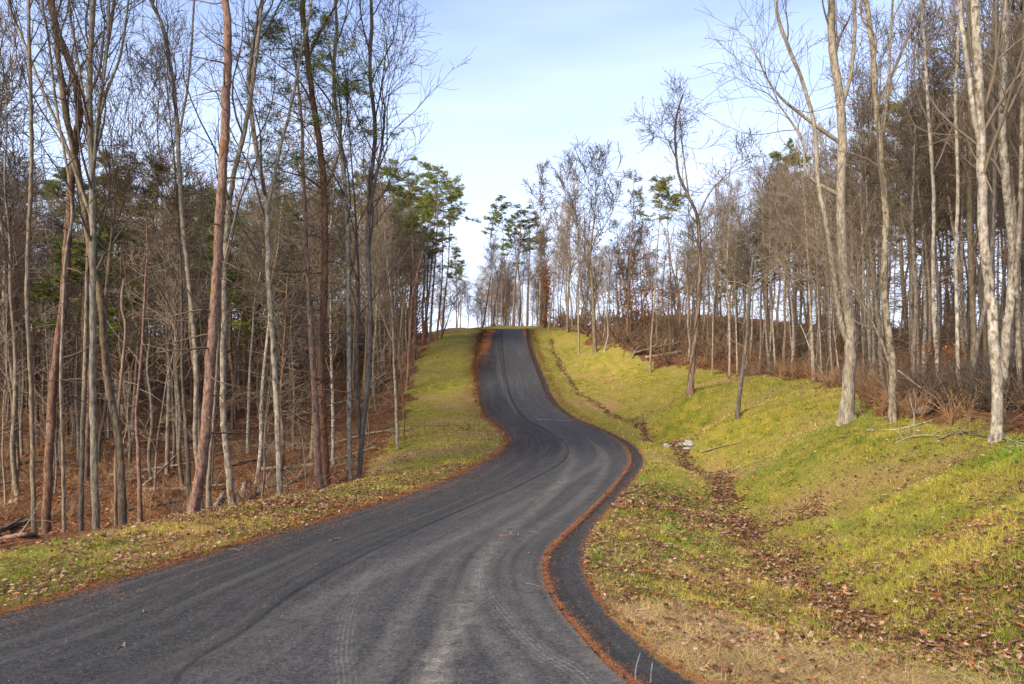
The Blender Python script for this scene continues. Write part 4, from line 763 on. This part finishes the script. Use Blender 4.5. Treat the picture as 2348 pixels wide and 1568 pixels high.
for lab, px, d, tp in (('beech sapling with orange leaves in the brush near the white speckled trunk', 2180, 17.5, 800), ('small orange-leaved beech deep among the trunks at the right', 2228, 31, 770), ('beech with orange leaves glowing behind the leaning stick on the right', 1950, 43, 690), ('low orange beech on the far side of the brush, right of the broad crowned tree', 1500, 46, 690), ('orange-leaved beech sapling left of the arching twigs', 1930, 36, 800)):
    x = (px - 1173.5) / FPX * d; plant('beech', int(px), x, d, tp, lab, None, hmin=1.6)
# the row along the crest and the trees far behind it
k = 0
for i in range(26):
    px = 1110 + (i + rng.uniform(-.3, .3)) * 7.6; d = rng.uniform(69, 84)
    plant('bare' if i % 3 else 'sapling', i, (px - 1173.5) / FPX * d, d, rng.uniform(520, 640) if i % 3 else rng.uniform(600, 690), 'thin bare tree in the row along the crest behind the road', 'thin trees along the crest', .8)
for i in range(30):
    px = rng.uniform(1005, 1250); d = rng.uniform(95, 150)
    plant('bare', i, (px - 1173.5) / FPX * d, d, rng.uniform(600, 690), 'hazy far bare tree seen through the gap beyond the crest', 'far trees beyond the crest', 1.5)
MARKS = [(0, 'the left frame edge'), (130, 'the curved red pine'), (214, 'the olive forked tree'), (262, 'the bent grey trunk'), (478, 'the tall leaning pine'), (628, 'the lichen spotted trunk'), (728, 'the pine pair'), (815, 'the corner trunks'), (905, 'the thin verge trunk'), (1050, 'the crest')]
MARKR = [(1215, 'the crest'), (1360, 'the broad crowned tree'), (1595, 'the vine-wrapped tree'), (1705, 'the broken leaner'), (1943, 'the largest trunk'), (2036, 'the knee trunk'), (2280, 'the white speckled trunk'), (2347, 'the right frame edge')]
KW = dict(bare='bare tree', pine='pine', deadpine='dead pine', sapling='understorey stem')
bins = {}
for r, kind, colr, px, d in PLANTED:
    if kind == 'beech' or 'crest' in (r.get('group') or '') or 'through the gap' in (r.get('label') or ''): continue
    mk = MARKS if px < 1060 else MARKR
    for (a, na), (b, nb) in zip(mk[:-1], mk[1:]):
        if a <= px < b: bins.setdefault((kind, colr, na, nb), []).append((d, r))
for (kind, colr, na, nb), L_ in bins.items():
    L_.sort(key=lambda q: q[0])
    for i, (d, r) in enumerate(L_):
        w_ = f'{colr} {KW[kind]} between {na} and {nb}'
        if len(L_) == 1: r['label'] = w_
        elif i == 0: r['label'] = w_ + ', nearest such'
        elif i == len(L_) - 1 and i == 1: r['label'] = w_ + ', farther such'
        else: r['label'] = f'farther {w_}'; r['group'] = f'farther {colr} {KW[kind]}s between {na} and {nb}'
for k in PR:
    for r in PR[k]:
        for c in list(r.children): bpy.data.objects.remove(c)
        bpy.data.objects.remove(r)
print('fill')
# ------------------------------------------------------------------ deep woods and thicket (nobody could count them)
def merged_trees(name, n, region, mats, seed, Hr=(8, 14)):
    g = np.random.default_rng(seed); A = Acc(); X = []
    while len(X) < n:
        px, d = region(g); x = (px - 1173.5) / FPX * d
        if inwood(x, d, .5): X.append((x, d, px))
    X = np.array(X); z = gz(X[:, 0], X[:, 1]); tp = np.array([topy(p) for p in X[:, 2]]) + g.uniform(5, 150, n); H = np.maximum(5, EYE + (784 - tp) / FPX * X[:, 1] - z)
    t = np.linspace(0, 1, 7); sw = np.cumsum(g.normal(size=(n, 7, 2)) * .22, 1); P = np.concatenate([np.stack([X[:, 0], X[:, 1]], 1)[:, None] + sw, (z[:, None] - .2 + t * H[:, None])[..., None]], -1)
    Rr = np.maximum(.022, g.uniform(.06, .13, n)[:, None] * (1 - t[None]) ** .7); A.add(*tubes(P, Rr, 5))
    a, ar = grow(P, Rr, 15, .12, .98, (28, 75), (1.2, 3.6), 5, .4, .12, .13, .014, g); A.add(*tubes(a, ar, 3))
    b, br = grow(a, ar, 5, .2, .95, (25, 60), (.5, 1.5), 4, .6, .08, .15, .012, g); A.add(*tubes(b, br, 3))
    c, c_ = grow(b, br, 3, .2, .95, (25, 60), (.3, .8), 3, .6, .08, .15, .011, g); V = np.stack([c[:, 0] - [.012, 0, 0], c[:, 0] + [.012, 0, 0], c[:, 2]], 1).reshape(-1, 3); A.add(V, np.arange(len(V)).reshape(-1, 3))
    return tag(link(name, A.mesh(name, mats)), kind='stuff')
merged_trees('distant_woods', 160, lambda g: (g.uniform(-420, 955), g.uniform(58, 82)), [TW['brown']], 301)
merged_trees('distant_woods', 110, lambda g: (g.uniform(1330, 2700), g.uniform(52, 84)), [TW['grey']], 302)
def thicket(name, n, region, mat, seed, hr=(.6, 1.8), st=5, rt=.006, wd=None, spread=(8, 50), mm=.25, sub=5):
    g = np.random.default_rng(seed); X = []
    tr = 0
    while len(X) < n and tr < n * 30:
        tr += 1; px, d = region(g); x = (px - 1173.5) / FPX * d
        if inwood(x, d, mm) and vnoise(x, d, .35, seed) > (.50 if seed in (311, 313, 315) else .34): X.append((x, d))
    X = np.array(X); z = gz(X[:, 0], X[:, 1]); P = np.stack([np.c_[X, z - .1], np.c_[X, z + .05], np.c_[X, z + .2]], 1); Rr = np.full((len(X), 3), rt * 1.8) * np.maximum(1, X[:, 1] / 22)[:, None]
    A = Acc(); rt2 = rt * 1.3; a, ar = grow(P, Rr, st, .1, .9, spread, hr, 6, .8, .06, .17, rt2, g, lenfall=0); A.add(*tubes(a, ar, 3))
    b, br = grow(a, ar, sub, .2, .95, (20, 60), (.2, .7), 3, .8, .03, .2, rt, g)
    s = nrm(np.cross(b[:, 2] - b[:, 0], g.normal(size=(len(b), 3)))) * (br[:, :1]); V = np.stack([b[:, 0] - s, b[:, 0] + s, b[:, 2]], 1).reshape(-1, 3); A.add(V, np.arange(len(V)).reshape(-1, 3))
    return tag(link(name, A.mesh(name, [mat])), kind='stuff')
def reg(a, b, c, d, p=1.): return lambda g: (g.uniform(a, b), c + (d - c) * g.random() ** p)
thicket('undergrowth', 650, reg(1290, 2600, 13, 44), TW['brown'], 311, (.35, 1.2), 5, spread=(15, 75))
thicket('undergrowth', 900, reg(1250, 2700, 38, 72), TW['brown'], 312, (.6, 2.0), 6, .012, spread=(10, 65))
thicket('undergrowth', 300, reg(-300, 900, 15, 45), TW['brown'], 313, (.2, .8), 4, .005)
thicket('undergrowth', 1200, reg(-350, 950, 54, 84), TW['brown'], 314, (1.8, 6.0), 6, .013, spread=(5, 32))
thicket('undergrowth', 300, reg(1950, 2600, 11, 17), TW['dark'], 315, (.4, 1.2), 6, .004, mm=.1)
thicket('undergrowth', 110, reg(1120, 1330, 70, 80), TW['brown'], 316, (.5, 1.3), 6, .012, mm=-9)
DRY = plain('dry_grass', (.30, .17, .08), .3)
thicket('dry_grass', 420, reg(1380, 2600, 14, 48, 1.3), DRY, 321, (.25, .65), 16, .003, spread=(3, 38), sub=1)
thicket('dry_grass', 160, reg(-200, 800, 16, 40), DRY, 322, (.25, .5), 12, .004, spread=(5, 45), sub=2)

# ------------------------------------------------------------------ leaves, grass, needles
def colmat(name, rough=.8, trans=.2):
    a = M(name); c = a.attr('Col', True); a.col(c); a.b.inputs['Roughness'].default_value = rough; tl = a.n('ShaderNodeBsdfTranslucent'); a.l(c, tl.inputs[0]); ms = a.n('ShaderNodeMixShader'); ms.inputs[0].default_value = trans
    a.l(a.b.outputs[0], ms.inputs[1]); a.l(tl.outputs[0], ms.inputs[2]); a.l(ms.outputs[0], a.o.inputs[0]); return a.m
LEAFM = colmat('fallen_leaf', .7); GRM = colmat('grass_blade', .6, .35); NEM = colmat('fallen_needle', .8, .1)
PAL = np.array([(.18, .075, .035), (.27, .12, .055), (.34, .19, .11), (.42, .27, .17), (.085, .038, .02), (.045, .022, .013), (.20, .12, .07), (.34, .12, .035), (.42, .30, .20)])
PW = np.array([.2, .16, .15, .10, .14, .08, .10, .045, .025]); PW = PW / PW.sum()
def tmpl(kind):
    if kind == 'oak': r = [1, .55, .8, .45, .75, .4, .55, .25]; an = [0, 18, 38, 58, 84, 112, 140, 170]; sx_ = .62
    elif kind == 'maple': r = [1, .45, .88, .38, .8, .35, .5, .3]; an = [0, 22, 48, 70, 98, 122, 145, 172]; sx_ = 1.0
    else: r = [1, .85, .72, .62, .55, .5, .5, .6]; an = [0, 18, 38, 60, 85, 115, 145, 172]; sx_ = .62
    pts = [(a, q) for a, q in zip(an, r)] + [(360 - a, q) for a, q in list(zip(an, r))[:0:-1]]
    o = np.array([(math.cos(R(a)) * q, math.sin(R(a)) * q * sx_, 0) for a, q in pts]); return np.vstack([[0, 0, 0], o])
def scatter_leaves(XY, z, size, lod, g, dark=1.):
    N = len(XY); T = tmpl(lod) if isinstance(lod, str) else np.array([(1, 0, 0), (0, .55, 0), (-.9, 0, 0), (0, -.55, 0.)])
    yaw = g.uniform(0, 6.283, N); tilt = np.abs(g.normal(size=N)) * .30; ti = np.clip(tilt, 0, 1.3); az = g.uniform(0, 6.283, N); s = size * g.uniform(.4, 1.35, N)
    L_ = T[None] * s[:, None, None]; cu = g.normal(size=N) * .8; rr = L_[..., 0] ** 2 + L_[..., 1] ** 2; fold = g.uniform(-.2, .9, N)
    L_ = L_.copy(); L_[..., 2] = cu[:, None] * rr / np.maximum(s[:, None], 1e-3) * .45 + fold[:, None] * np.abs(L_[..., 1]) * .6
    c, s_ = np.cos(yaw)[:, None], np.sin(yaw)[:, None]; x = L_[..., 0] * c - L_[..., 1] * s_; y = L_[..., 0] * s_ + L_[..., 1] * c; zz_ = L_[..., 2]
    k = np.stack([np.cos(az), np.sin(az), 0 * az], 1)[:, None]; v = np.stack([x, y, zz_], -1); ct, st = np.cos(ti)[:, None, None], np.sin(ti)[:, None, None]
    v = v * ct + np.cross(np.broadcast_to(k, v.shape), v) * st + k * (k * v).sum(-1, keepdims=True) * (1 - ct)
    lift = -v[..., 2].min(1) * .75 + .004; v = v + np.c_[XY, z + lift][:, None]; m = T.shape[0]
    col = PAL[g.choice(len(PAL), N, p=PW)] * g.uniform(.7, 1.25, (N, 1)) * dark; col = np.repeat(col, m, 0)
    if m == 4: return v.reshape(-1, 3), np.arange(N * 4).reshape(-1, 4), col
    j = np.arange(1, m); f = np.stack([np.zeros(m - 1, int), j, np.r_[j[1:], 1]], 1); F = (np.arange(N)[:, None, None] * m + f[None]).reshape(-1, 3); return v.reshape(-1, 3), F, col
def cand(n, d0, d1, g, x0=-.78, x1=.78, pw=1.):
    """uniform over the ground fan in front of the camera between d0 and d1, and a little to each side"""
    d = np.sqrt(d0 * d0 + (d1 * d1 - d0 * d0) * g.random(n) ** pw); u = g.uniform(x0, x1, n); return u * d, d
g = np.random.default_rng(77)
A = Acc()
for (n, d0, d1, sz, lod, p_) in ((70000, 4.6, 14, .041, 1, 1), (130000, 13, 30, .038, 0, 1), (70000, 28, 62, .055, 0, .8)):
    x, y = cand(n, d0, d1, g); q = zones(x, y); m = (q['wood'] < .5) & (q['dl'] * 1 > .02) | (q['wood'] < .5) & (q['do'] > .02)
    clump = .35 + 1.1 * sstep(.4, .65, fbm(x, y, 2.2, 33, 3)); keep = m & (g.random(n) < q['leaf'] * clump * 1.25 + .02)
    x, y = x[keep], y[keep]; z = gz(x, y) + .018 + .030 * g.random(len(x)) * (d0 < 15)
    if lod:
        k = g.integers(0, 3, len(x))
        for j, t in enumerate(('oak', 'maple', 'plain')): mm = k == j; V, F, c_ = scatter_leaves(np.c_[x, y][mm], z[mm], sz, t, g); A.add(V, F, col=c_)
    else: V, F, c_ = scatter_leaves(np.c_[x, y], z, sz, 0, g); A.add(V, F, col=c_)
tag(link('fallen_leaves', A.mesh('fallen_leaves', [LEAFM], smooth=False)), kind='stuff')
A = Acc()
x, y = cand(120000, 9.5, 46, g, pw=.8); q = zones(x, y); k = (q['wood'] > .5) & (fbm(x, y, 1.1, 3) > .36); x, y = x[k], y[k]; V, F, c_ = scatter_leaves(np.c_[x, y], gz(x, y) + .01, .05, 0, g); A.add(V, F, col=c_ * np.array([1.1, .85, .7]))
tag(link('woodland_leaf_litter', A.mesh('woodland_leaf_litter', [LEAFM], smooth=False)), kind='stuff')
# leaves blown on the road
A = Acc(); x, y = cand(9000, 5, 46, g, -.7, .3, .75); dl_, do_ = sdl(x, y), sdo(x, y); k = (dl_ < -.05) & (do_ < -.05) & (g.random(len(x)) < .035 + .28 * np.exp(-np.minimum(-dl_, -do_) / .25)); x, y = x[k], y[k]
kk = g.integers(0, 2, len(x)) == 0
for t, mm in (('oak', kk), ('plain', ~kk)): V, F, c_ = scatter_leaves(np.c_[x, y][mm], hz0(x[mm], y[mm]) + .042, .034, t, g); A.add(V, F, col=c_)
tag(link('road_leaves', A.mesh('road_leaves', [LEAFM], smooth=False)), kind='stuff')
# grass
def blades(x, y, z, h, w, lean, col, g):
    N = len(x); a = g.uniform(0, 6.283, N); D = np.stack([np.cos(a), np.sin(a)], 1); b = a + g.normal(size=N) * .8 + 1.57; s = np.stack([np.cos(b), np.sin(b), 0 * b], 1) * w[:, None] / 2
    p = np.c_[x, y, z]; ln = np.abs(lean); tip = p + np.c_[D * (h * np.sin(ln))[:, None], h * np.cos(ln)]; V = np.stack([p - s, p + s, tip], 1).reshape(-1, 3); return V, np.arange(N * 3).reshape(-1, 3), np.repeat(col, 3, 0)
A = Acc()
GC = np.array([(.085, .21, .012), (.20, .29, .018), (.36, .34, .032), (.50, .37, .08)])
for (n, d0, d1, hh, ww) in ((430000, 4.7, 12, .052, .0042), (240000, 11, 24, .048, .009), (150000, 22, 58, .06, .020)):
    x, y = cand(n, d0, d1, g); dl_ = np.zeros(1); q = zones(x, y); out = (q['dl'] > .04) | (q['do'] > .04)
    gn = np.clip(fbm(x, y, 1.3, 41, 3) * 1.3 - .15 + (fbm(x, y, .28, 51, 2) - .5) * 1.1 + g.normal(size=n) * .13 + .012 * (y - 8), 0, .999); st = q['straw']
    keep = out & (q['wood'] < .55) & (g.random(n) < .95 - .75 * q['sw'] - .5 * q['needle'])
    x, y, gn, st = x[keep], y[keep], gn[keep], st[keep]; N = len(x); f = gn * 3; i = np.minimum(f.astype(int), 2); u = (f - i)[:, None]; c_ = GC[i] * (1 - u) + GC[i + 1] * u
    dead = g.random(N) < .16 + .70 * st; c_ = np.where(dead[:, None], np.array([(.60, .42, .21)]) * g.uniform(.45, 1.2, (N, 1)), c_ * g.uniform(.65, 1.35, (N, 1))) * (.55 + 1.15 * fbm(x, y, 3.5, 71, 3))[:, None]
    lean = np.where(dead, g.uniform(1.1, 1.5, N), np.abs(g.normal(size=N)) * .55 + .15); h = hh * g.uniform(.5, 1.5, N) * np.where(dead, 2.2, 1) * np.where(fbm(x, y, 5, 91, 2) > .66, 1.9, 1); z = gz(x, y) + np.where(dead, .012, -.004)
    V, F, c_ = blades(x, y, z, h, ww * g.uniform(.7, 1.3, N) * np.where(dead, .7, 1), lean, c_, g); A.add(V, F, col=c_)
tag(link('grass', A.mesh('grass', [GRM], smooth=False)), kind='stuff')
# pine needles in the joints and along the edges
def along(curve, n, g, off, sd_, t0, t1):
    s = np.r_[0, np.cumsum(np.linalg.norm(np.diff(curve, axis=0), axis=1))]; dcam = np.linalg.norm(curve, axis=1); 
    wgt = 1 / np.maximum(dcam, 5) ** 1.0; wgt[(curve[:, 1] < t0) | (curve[:, 1] > t1)] = 0; seg = np.r_[np.diff(s), 0] * wgt; cdf = np.cumsum(seg) / seg.sum(); i = np.clip(np.searchsorted(cdf, g.random(n)), 0, len(curve) - 2); u = g.random(n)[:, None]
    p = curve[i] * (1 - u) + curve[i + 1] * u; T = nrm(curve[i + 1] - curve[i]); Nn = np.c_[-T[:, 1], T[:, 0]]; o = off + g.normal(size=n) * sd_
    return p + Nn * o[:, None] if np.ndim(o) else p
A = Acc()
NC = np.array([(.44, .14, .04), (.34, .10, .03), (.48, .22, .08), (.16, .055, .022), (.30, .17, .09)])
for (cv, n, off, sd_, t0, t1, zl) in ((Rc, 30000, -.034, .020, 4.2, 60, .014), (Rc, 7000, -.06, .09, 4.2, 60, .018), (Oc, 16000, -.03, .05, 4.2, 60, .030), (Lc, 40000, .06, .12, 4.2, 60, .030), (Lc, 9000, -.3, .25, 5, 30, .035), (Lc, 16000, -.3, .45, 40, 60, .03), (Lc, 20000, .2, .3, 30, 60, .04), (Oc, 14000, -.25, .15, 30, 60, .03)):
    p = along(cv, n, g, off, sd_, t0, t1); k = vnoise(p[:, 0], p[:, 1], 2.5, 8) * .7 + vnoise(p[:, 0], p[:, 1], 8, 9) * .5 > .32 + .18 * g.random(n) if sd_ > .05 else vnoise(p[:, 0], p[:, 1], 9, 8) * .6 + vnoise(p[:, 0], p[:, 1], 30, 9) * .6 > .30 + .25 * g.random(n)
    p = p[k]; m = len(p); ins = (sdl(p[:, 0], p[:, 1]) < 0) & (sdo(p[:, 0], p[:, 1]) < 0); z = np.where(ins, hz0(p[:, 0], p[:, 1]) + zl * .9, gz(p[:, 0], p[:, 1]) + .014) + g.random(m) * .018 + (.004 if sd_ < .05 else 0)
    a = g.uniform(0, 6.283, m); ln = g.uniform(.03, .075, m) * np.maximum(1, p[:, 1] / 26); wd = .0028 * np.maximum(1, p[:, 1] / 8); D = np.c_[np.cos(a), np.sin(a), g.normal(size=m) * .14]; s = np.c_[-np.sin(a), np.cos(a), 0 * a] * wd[:, None] / 2; P = np.c_[p, z]
    V = np.stack([P - s, P + s, P + D * ln[:, None]], 1).reshape(-1, 3); c_ = np.repeat(NC[g.integers(0, 5, m)] * g.uniform(.6, 1.15, (m, 1)), 3, 0); A.add(V, np.arange(m * 3).reshape(-1, 3), col=c_)
# straw crumbs and single needles strewn over the asphalt
x, y = cand(9000, 4.8, 26, g, -.75, .3); dl_, do_ = sdl(x, y), sdo(x, y); k = (dl_ < -.03) & (do_ < -.03) & (fbm(x, y, 1.1, 61, 3) > .42); x, y = x[k], y[k]; m = len(x)
a = g.uniform(0, 6.283, m); ln = g.uniform(.012, .05, m); wd = .0022 * np.maximum(1, y / 8); D = np.c_[np.cos(a), np.sin(a), 0 * a]; s = np.c_[-np.sin(a), np.cos(a), 0 * a] * wd[:, None]; P = np.c_[x, y, zroad(y) + .040]
V = np.stack([P - s, P + s, P + D * ln[:, None]], 1).reshape(-1, 3); CR = np.array([(.30, .24, .15), (.22, .17, .10), (.34, .13, .05), (.36, .33, .27)]); A.add(V, np.arange(m * 3).reshape(-1, 3), col=np.repeat(CR[g.integers(0, 4, m)], 3, 0))
tag(link('pine_needle_litter', A.mesh('pine_needle_litter', [NEM], smooth=False)), kind='stuff')

# ------------------------------------------------------------------ logs, branches, stones, sticks
def G3(px, py, dz=0):
    x, y = hit(px, py); return np.array([x, y, float(gz(x, y)[0]) + dz])
def log(name, label, cat, pts, r0, r1, bk='dead', branches=0, seed=0, group=None, lift=0., tw='pale', k=9, brl=(.3, 1.0)):
    g = np.random.default_rng(seed + 900); p = np.array(pts); p[:, 2] += r0 * .6 + lift; pp, rr = resample(p, np.linspace(r0, r1, len(p)), .12 if r0 > .03 else .06)
    pp = pp + g.normal(size=pp.shape) * r0 * .10; tr = Acc(); V, Q = tubes(pp[None], rr[None], k); V = V + g.normal(size=V.shape) * r0 * .07; tr.add(V, Q, ); tr.F += [np.arange(k)[::-1][None], np.arange(tr.n - k, tr.n)[None]]
    root = empty(name, p[0]); off = np.array(root.location); tag(root, label, cat, group); tr.V = [v - off for v in tr.V]; link('stem', tr.mesh('stem', [BK[bk]]), root)
    if branches:
        br = Acc(); a, ar = grow(pp[None], rr[None], branches, .15, .95, (25, 70), brl, 6, .5, .02, .15, .004, g, lenfall=0); br.add(*tubes(a, ar, 4)); b, bb = grow(a, ar, 3, .3, .95, (25, 60), (brl[0] * .4, brl[1] * .5), 4, .6, .02, .18, .0035, g); br.add(*tubes(b, bb, 3))
        br.V = [v - off for v in br.V]; link('side_branches', br.mesh('side_branches', [TW[tw]]), root)
    return root
log('fallen_log', 'upper of the two grey logs lying on top of the right bank', 'log', [G3(1452, 818), G3(1500, 812, .2), G3(1560, 808, .3)], .08, .06, 'grey', 4, 1, lift=.12)
log('fallen_log', 'lower thicker log of the two lying on top of the right bank', 'log', [G3(1478, 822), G3(1525, 818, .1), G3(1568, 816, .12)], .10, .08, 'grey', 3, 2)
log('fallen_branch', 'pale prop stick leaning on the two logs on the right bank', 'branch', [G3(1448, 826), G3(1458, 818, .3), G3(1470, 812, .5)], .04, .03, 'dead', 0, 3)
log('fallen_branch', 'bare stick lying across the leafy swale below the pale stones', 'branch', [G3(1602, 1043), G3(1650, 1032, .05), G3(1697, 1022)], .022, .012, 'dead', 2, 4)
log('fallen_branch', 'long peeled branch on the grass at the foot of the knee trunk', 'branch', [G3(1985, 990), G3(2060, 992), G3(2140, 975)], .020, .010, 'dead', 3, 5)
log('fallen_branch', 'crooked branch on the grass edge left of the thick white trunk', 'branch', [G3(2050, 1024), G3(2100, 1008, .04), G3(2170, 1004)], .016, .009, 'dead', 4, 6)
log('fallen_branch', 'dark branch running to the foot of the thick white trunk', 'branch', [G3(2150, 1012), G3(2200, 1006, .06), G3(2265, 1012)], .022, .014, 'dark', 5, 7, tw='dark')
log('fallen_branch', 'branch lying at the far right edge of the upper grass', 'branch', [G3(2300, 1030), G3(2345, 1032), G3(2400, 1040)], .022, .014, 'dead', 2, 8)
log('fallen_branch', 'dead limb arching down through the brush behind the knee trunk', 'branch', [np.array(P3(2058, 850, 16.6)), np.array(P3(2110, 890, 16.4)), np.array(P3(2165, 925, 16)), np.array(P3(2205, 955, 15.8))], .022, .008, 'dead', 8, 9, tw='tan', brl=(.4, 1.3))
log('fallen_branch', 'leaning pole between the broken tree and the brush', 'branch', [np.array(P3(1950, 935, 24)), np.array(P3(1880, 850, 26)), np.array(P3(1835, 745, 28))], .035, .02, 'pale', 3, 10)
log('fallen_log', 'short pale log end in the brush behind the knee trunk', 'log', [G3(2105, 955), G3(2128, 950, .05)], .10, .09, 'dead', 0, 11)
log('fallen_log', 'slanting fallen trunk deep behind the right bank', 'log', [np.array(P3(1780, 840, 44)), np.array(P3(1830, 800, 45)), np.array(P3(1890, 762, 46))], .10, .07, 'dark', 6, 12, tw='tan')
log('split_log', 'short split log with pale wood, left of the orange wounded trunk', 'log', [G3(494, 1164), G3(512, 1150, .1)], .075, .06, 'dead', 0, 13)
log('split_log', 'pale broken log standing on end by the orange wounded trunk', 'log', [G3(548, 1158), G3(562, 1140, .28)], .085, .06, 'dead', 0, 14)
log('fallen_branch', 'pile stick running right from the split logs', 'branch', [G3(560, 1150), G3(620, 1128, .12), G3(668, 1118)], .035, .02, 'dead', 6, 15)
log('fallen_branch', 'stick propped beside the lichen spotted trunk', 'branch', [G3(655, 1118), G3(700, 1098, .1), G3(735, 1085)], .03, .02, 'pale', 4, 16)
log('fallen_log', 'long bare pole slanting up behind the leaning pine', 'log', [G3(330, 1118), G3(375, 1090, .25), G3(428, 1050, .6)], .05, .03, 'dead', 3, 17)
log('fallen_log', 'long dark fallen trunk crossing the far left woods', 'log', [G3(-40, 1098), G3(60, 1075, .15), G3(175, 1062, .1)], .09, .07, 'dark', 5, 18, tw='dark')
log('fallen_log', 'thin pale pole on the forest floor at the far left', 'log', [G3(-30, 1128), G3(30, 1115, .1), G3(95, 1105)], .05, .03, 'dead', 2, 19)
log('fallen_log', 'heap log at the lower left corner against the verge', 'log', [G3(-60, 1262), G3(10, 1235, .1), G3(70, 1205, .1)], .07, .05, 'dark', 6, 20, tw='dark')
log('fallen_log', 'barkless log below the heap at the lower left corner', 'log', [G3(-20, 1245), G3(40, 1246), G3(80, 1240)], .045, .03, 'brown', 3, 21)
log('stump', 'white cut stump end on the ground at the far left', 'stump', [G3(28, 1152), G3(38, 1155, .02)], .09, .08, 'dead', 0, 22)
log('fallen_log', 'fallen trunk lying between the pine pair and the woods corner', 'log', [G3(842, 900), G3(880, 880, .2), G3(925, 862, .1)], .09, .06, 'dark', 5, 23, tw='tan')
log('fallen_branch', 'pale tangle branch at the uphill corner of the left woods', 'branch', [G3(850, 885), G3(868, 872, .3), G3(880, 860, .5)], .04, .02, 'pale', 6, 24)
gg = np.random.default_rng(5)
for i in range(18):
    px = gg.uniform(60, 880); d = gg.uniform(19, 42); x = (px - 1173.5) / FPX * d
    if not inwood(x, d, 1.5): continue
    a = gg.uniform(-.5, .5); Ln = gg.uniform(1.5, 4); x2, y2 = x + Ln * math.cos(a), d + Ln * math.sin(a); m_ = ((x + x2) / 2, (d + y2) / 2)
    log('fallen_log', 'fallen bare trunk resting on the leaf litter of the left woods', 'log', [(x, d, float(gz(x, d)[0])), (m_[0], m_[1], float(gz(*m_)[0]) + .05), (x2, y2, float(gz(x2, y2)[0]) + .1)], gg.uniform(.04, .08), .03, ('dead', 'dark', 'grey')[i % 3], 3, 40 + i, group='fallen trunks in the left woods', tw='tan')
STN = M('pale_stone'); STN.col(STN.ramp(STN.noise(14, STN.obj(), 4), (.3, (.15, .14, .13)), (.7, (.38, .365, .34)))); STN.bump(STN.noise(30, STN.obj(), 4), .5, .01)
def stone(x, y, s, label, seed, group):
    g = np.random.default_rng(seed); bm = bpy.data.meshes.new('stone'); import bmesh
    b = bmesh.new(); bmesh.ops.create_icosphere(b, subdivisions=2, radius=1)
    f = g.normal(size=(4, 3))
    for v in b.verts:
        k = 1 + .16 * math.sin(f[0] @ np.array(v.co) * 2) + .12 * math.sin(f[1] @ np.array(v.co) * 3 + 1); v.co *= k; v.co.x *= s * 1.3; v.co.y *= s; v.co.z *= s * .6
    b.to_mesh(bm); b.free(); bm.materials.append(STN.m); o = link('stone', bm); o.location = (x, y, float(gz(x, y)[0]) + s * .25); o.rotation_euler = (g.normal() * .2, g.normal() * .2, g.random() * 6)
    tag(o, label, 'stone', group)
sg = np.random.default_rng(9)
for i in range(24):
    c_ = (1575, 1020) if i % 3 else (1533, 1022); sp = (15, 4) if i % 3 else (8, 3); px, py = c_[0] + sg.normal() * sp[0], c_[1] + sg.normal() * sp[1]; x, y = hit(px, py)
    stone(x, y, sg.uniform(.04, .085), 'pale rock in the heap laid across the swale' if i % 3 else 'pale rock in the small patch at the road side of the swale heap', i, 'pale rocks in the right heap' if i % 3 else 'pale rocks in the left patch')
def rp(px, py):
    x, y = gr((px, py)); return np.array([x, y, float(hz0(x, y)[0]) + .012])
for i, (lab, a, b, r, bk) in enumerate((
  ('short dark stick on the asphalt beside the gutter joint', (1205, 1340), (1243, 1352), .010, 'dark'), ('curved twig on the left side of the road', (320, 1412), (352, 1402), .006, 'dark'),
  ('tiny dark twig in mid road ahead of the dust track', (1145, 1230), (1190, 1229), .007, 'rust'), ('pair of brown scraps like a twig on the road left of the seam', (756, 1243), (778, 1238), .012, 'brown'),
  ('small twig across the left lane near the verge', (525, 1262), (548, 1264), .006, 'rust'), ('bent twig on the asphalt below the curved one', (265, 1492), (292, 1484), .006, 'brown'))):
    p, q = rp(*a), rp(*b); mdl = (p + q) / 2 + np.array([.0, .02, .006]); log('twig', lab, 'twig', [p, mdl, q], r, r * .6, bk, 2, 60 + i, brl=(.03, .08), k=5)
print('done')
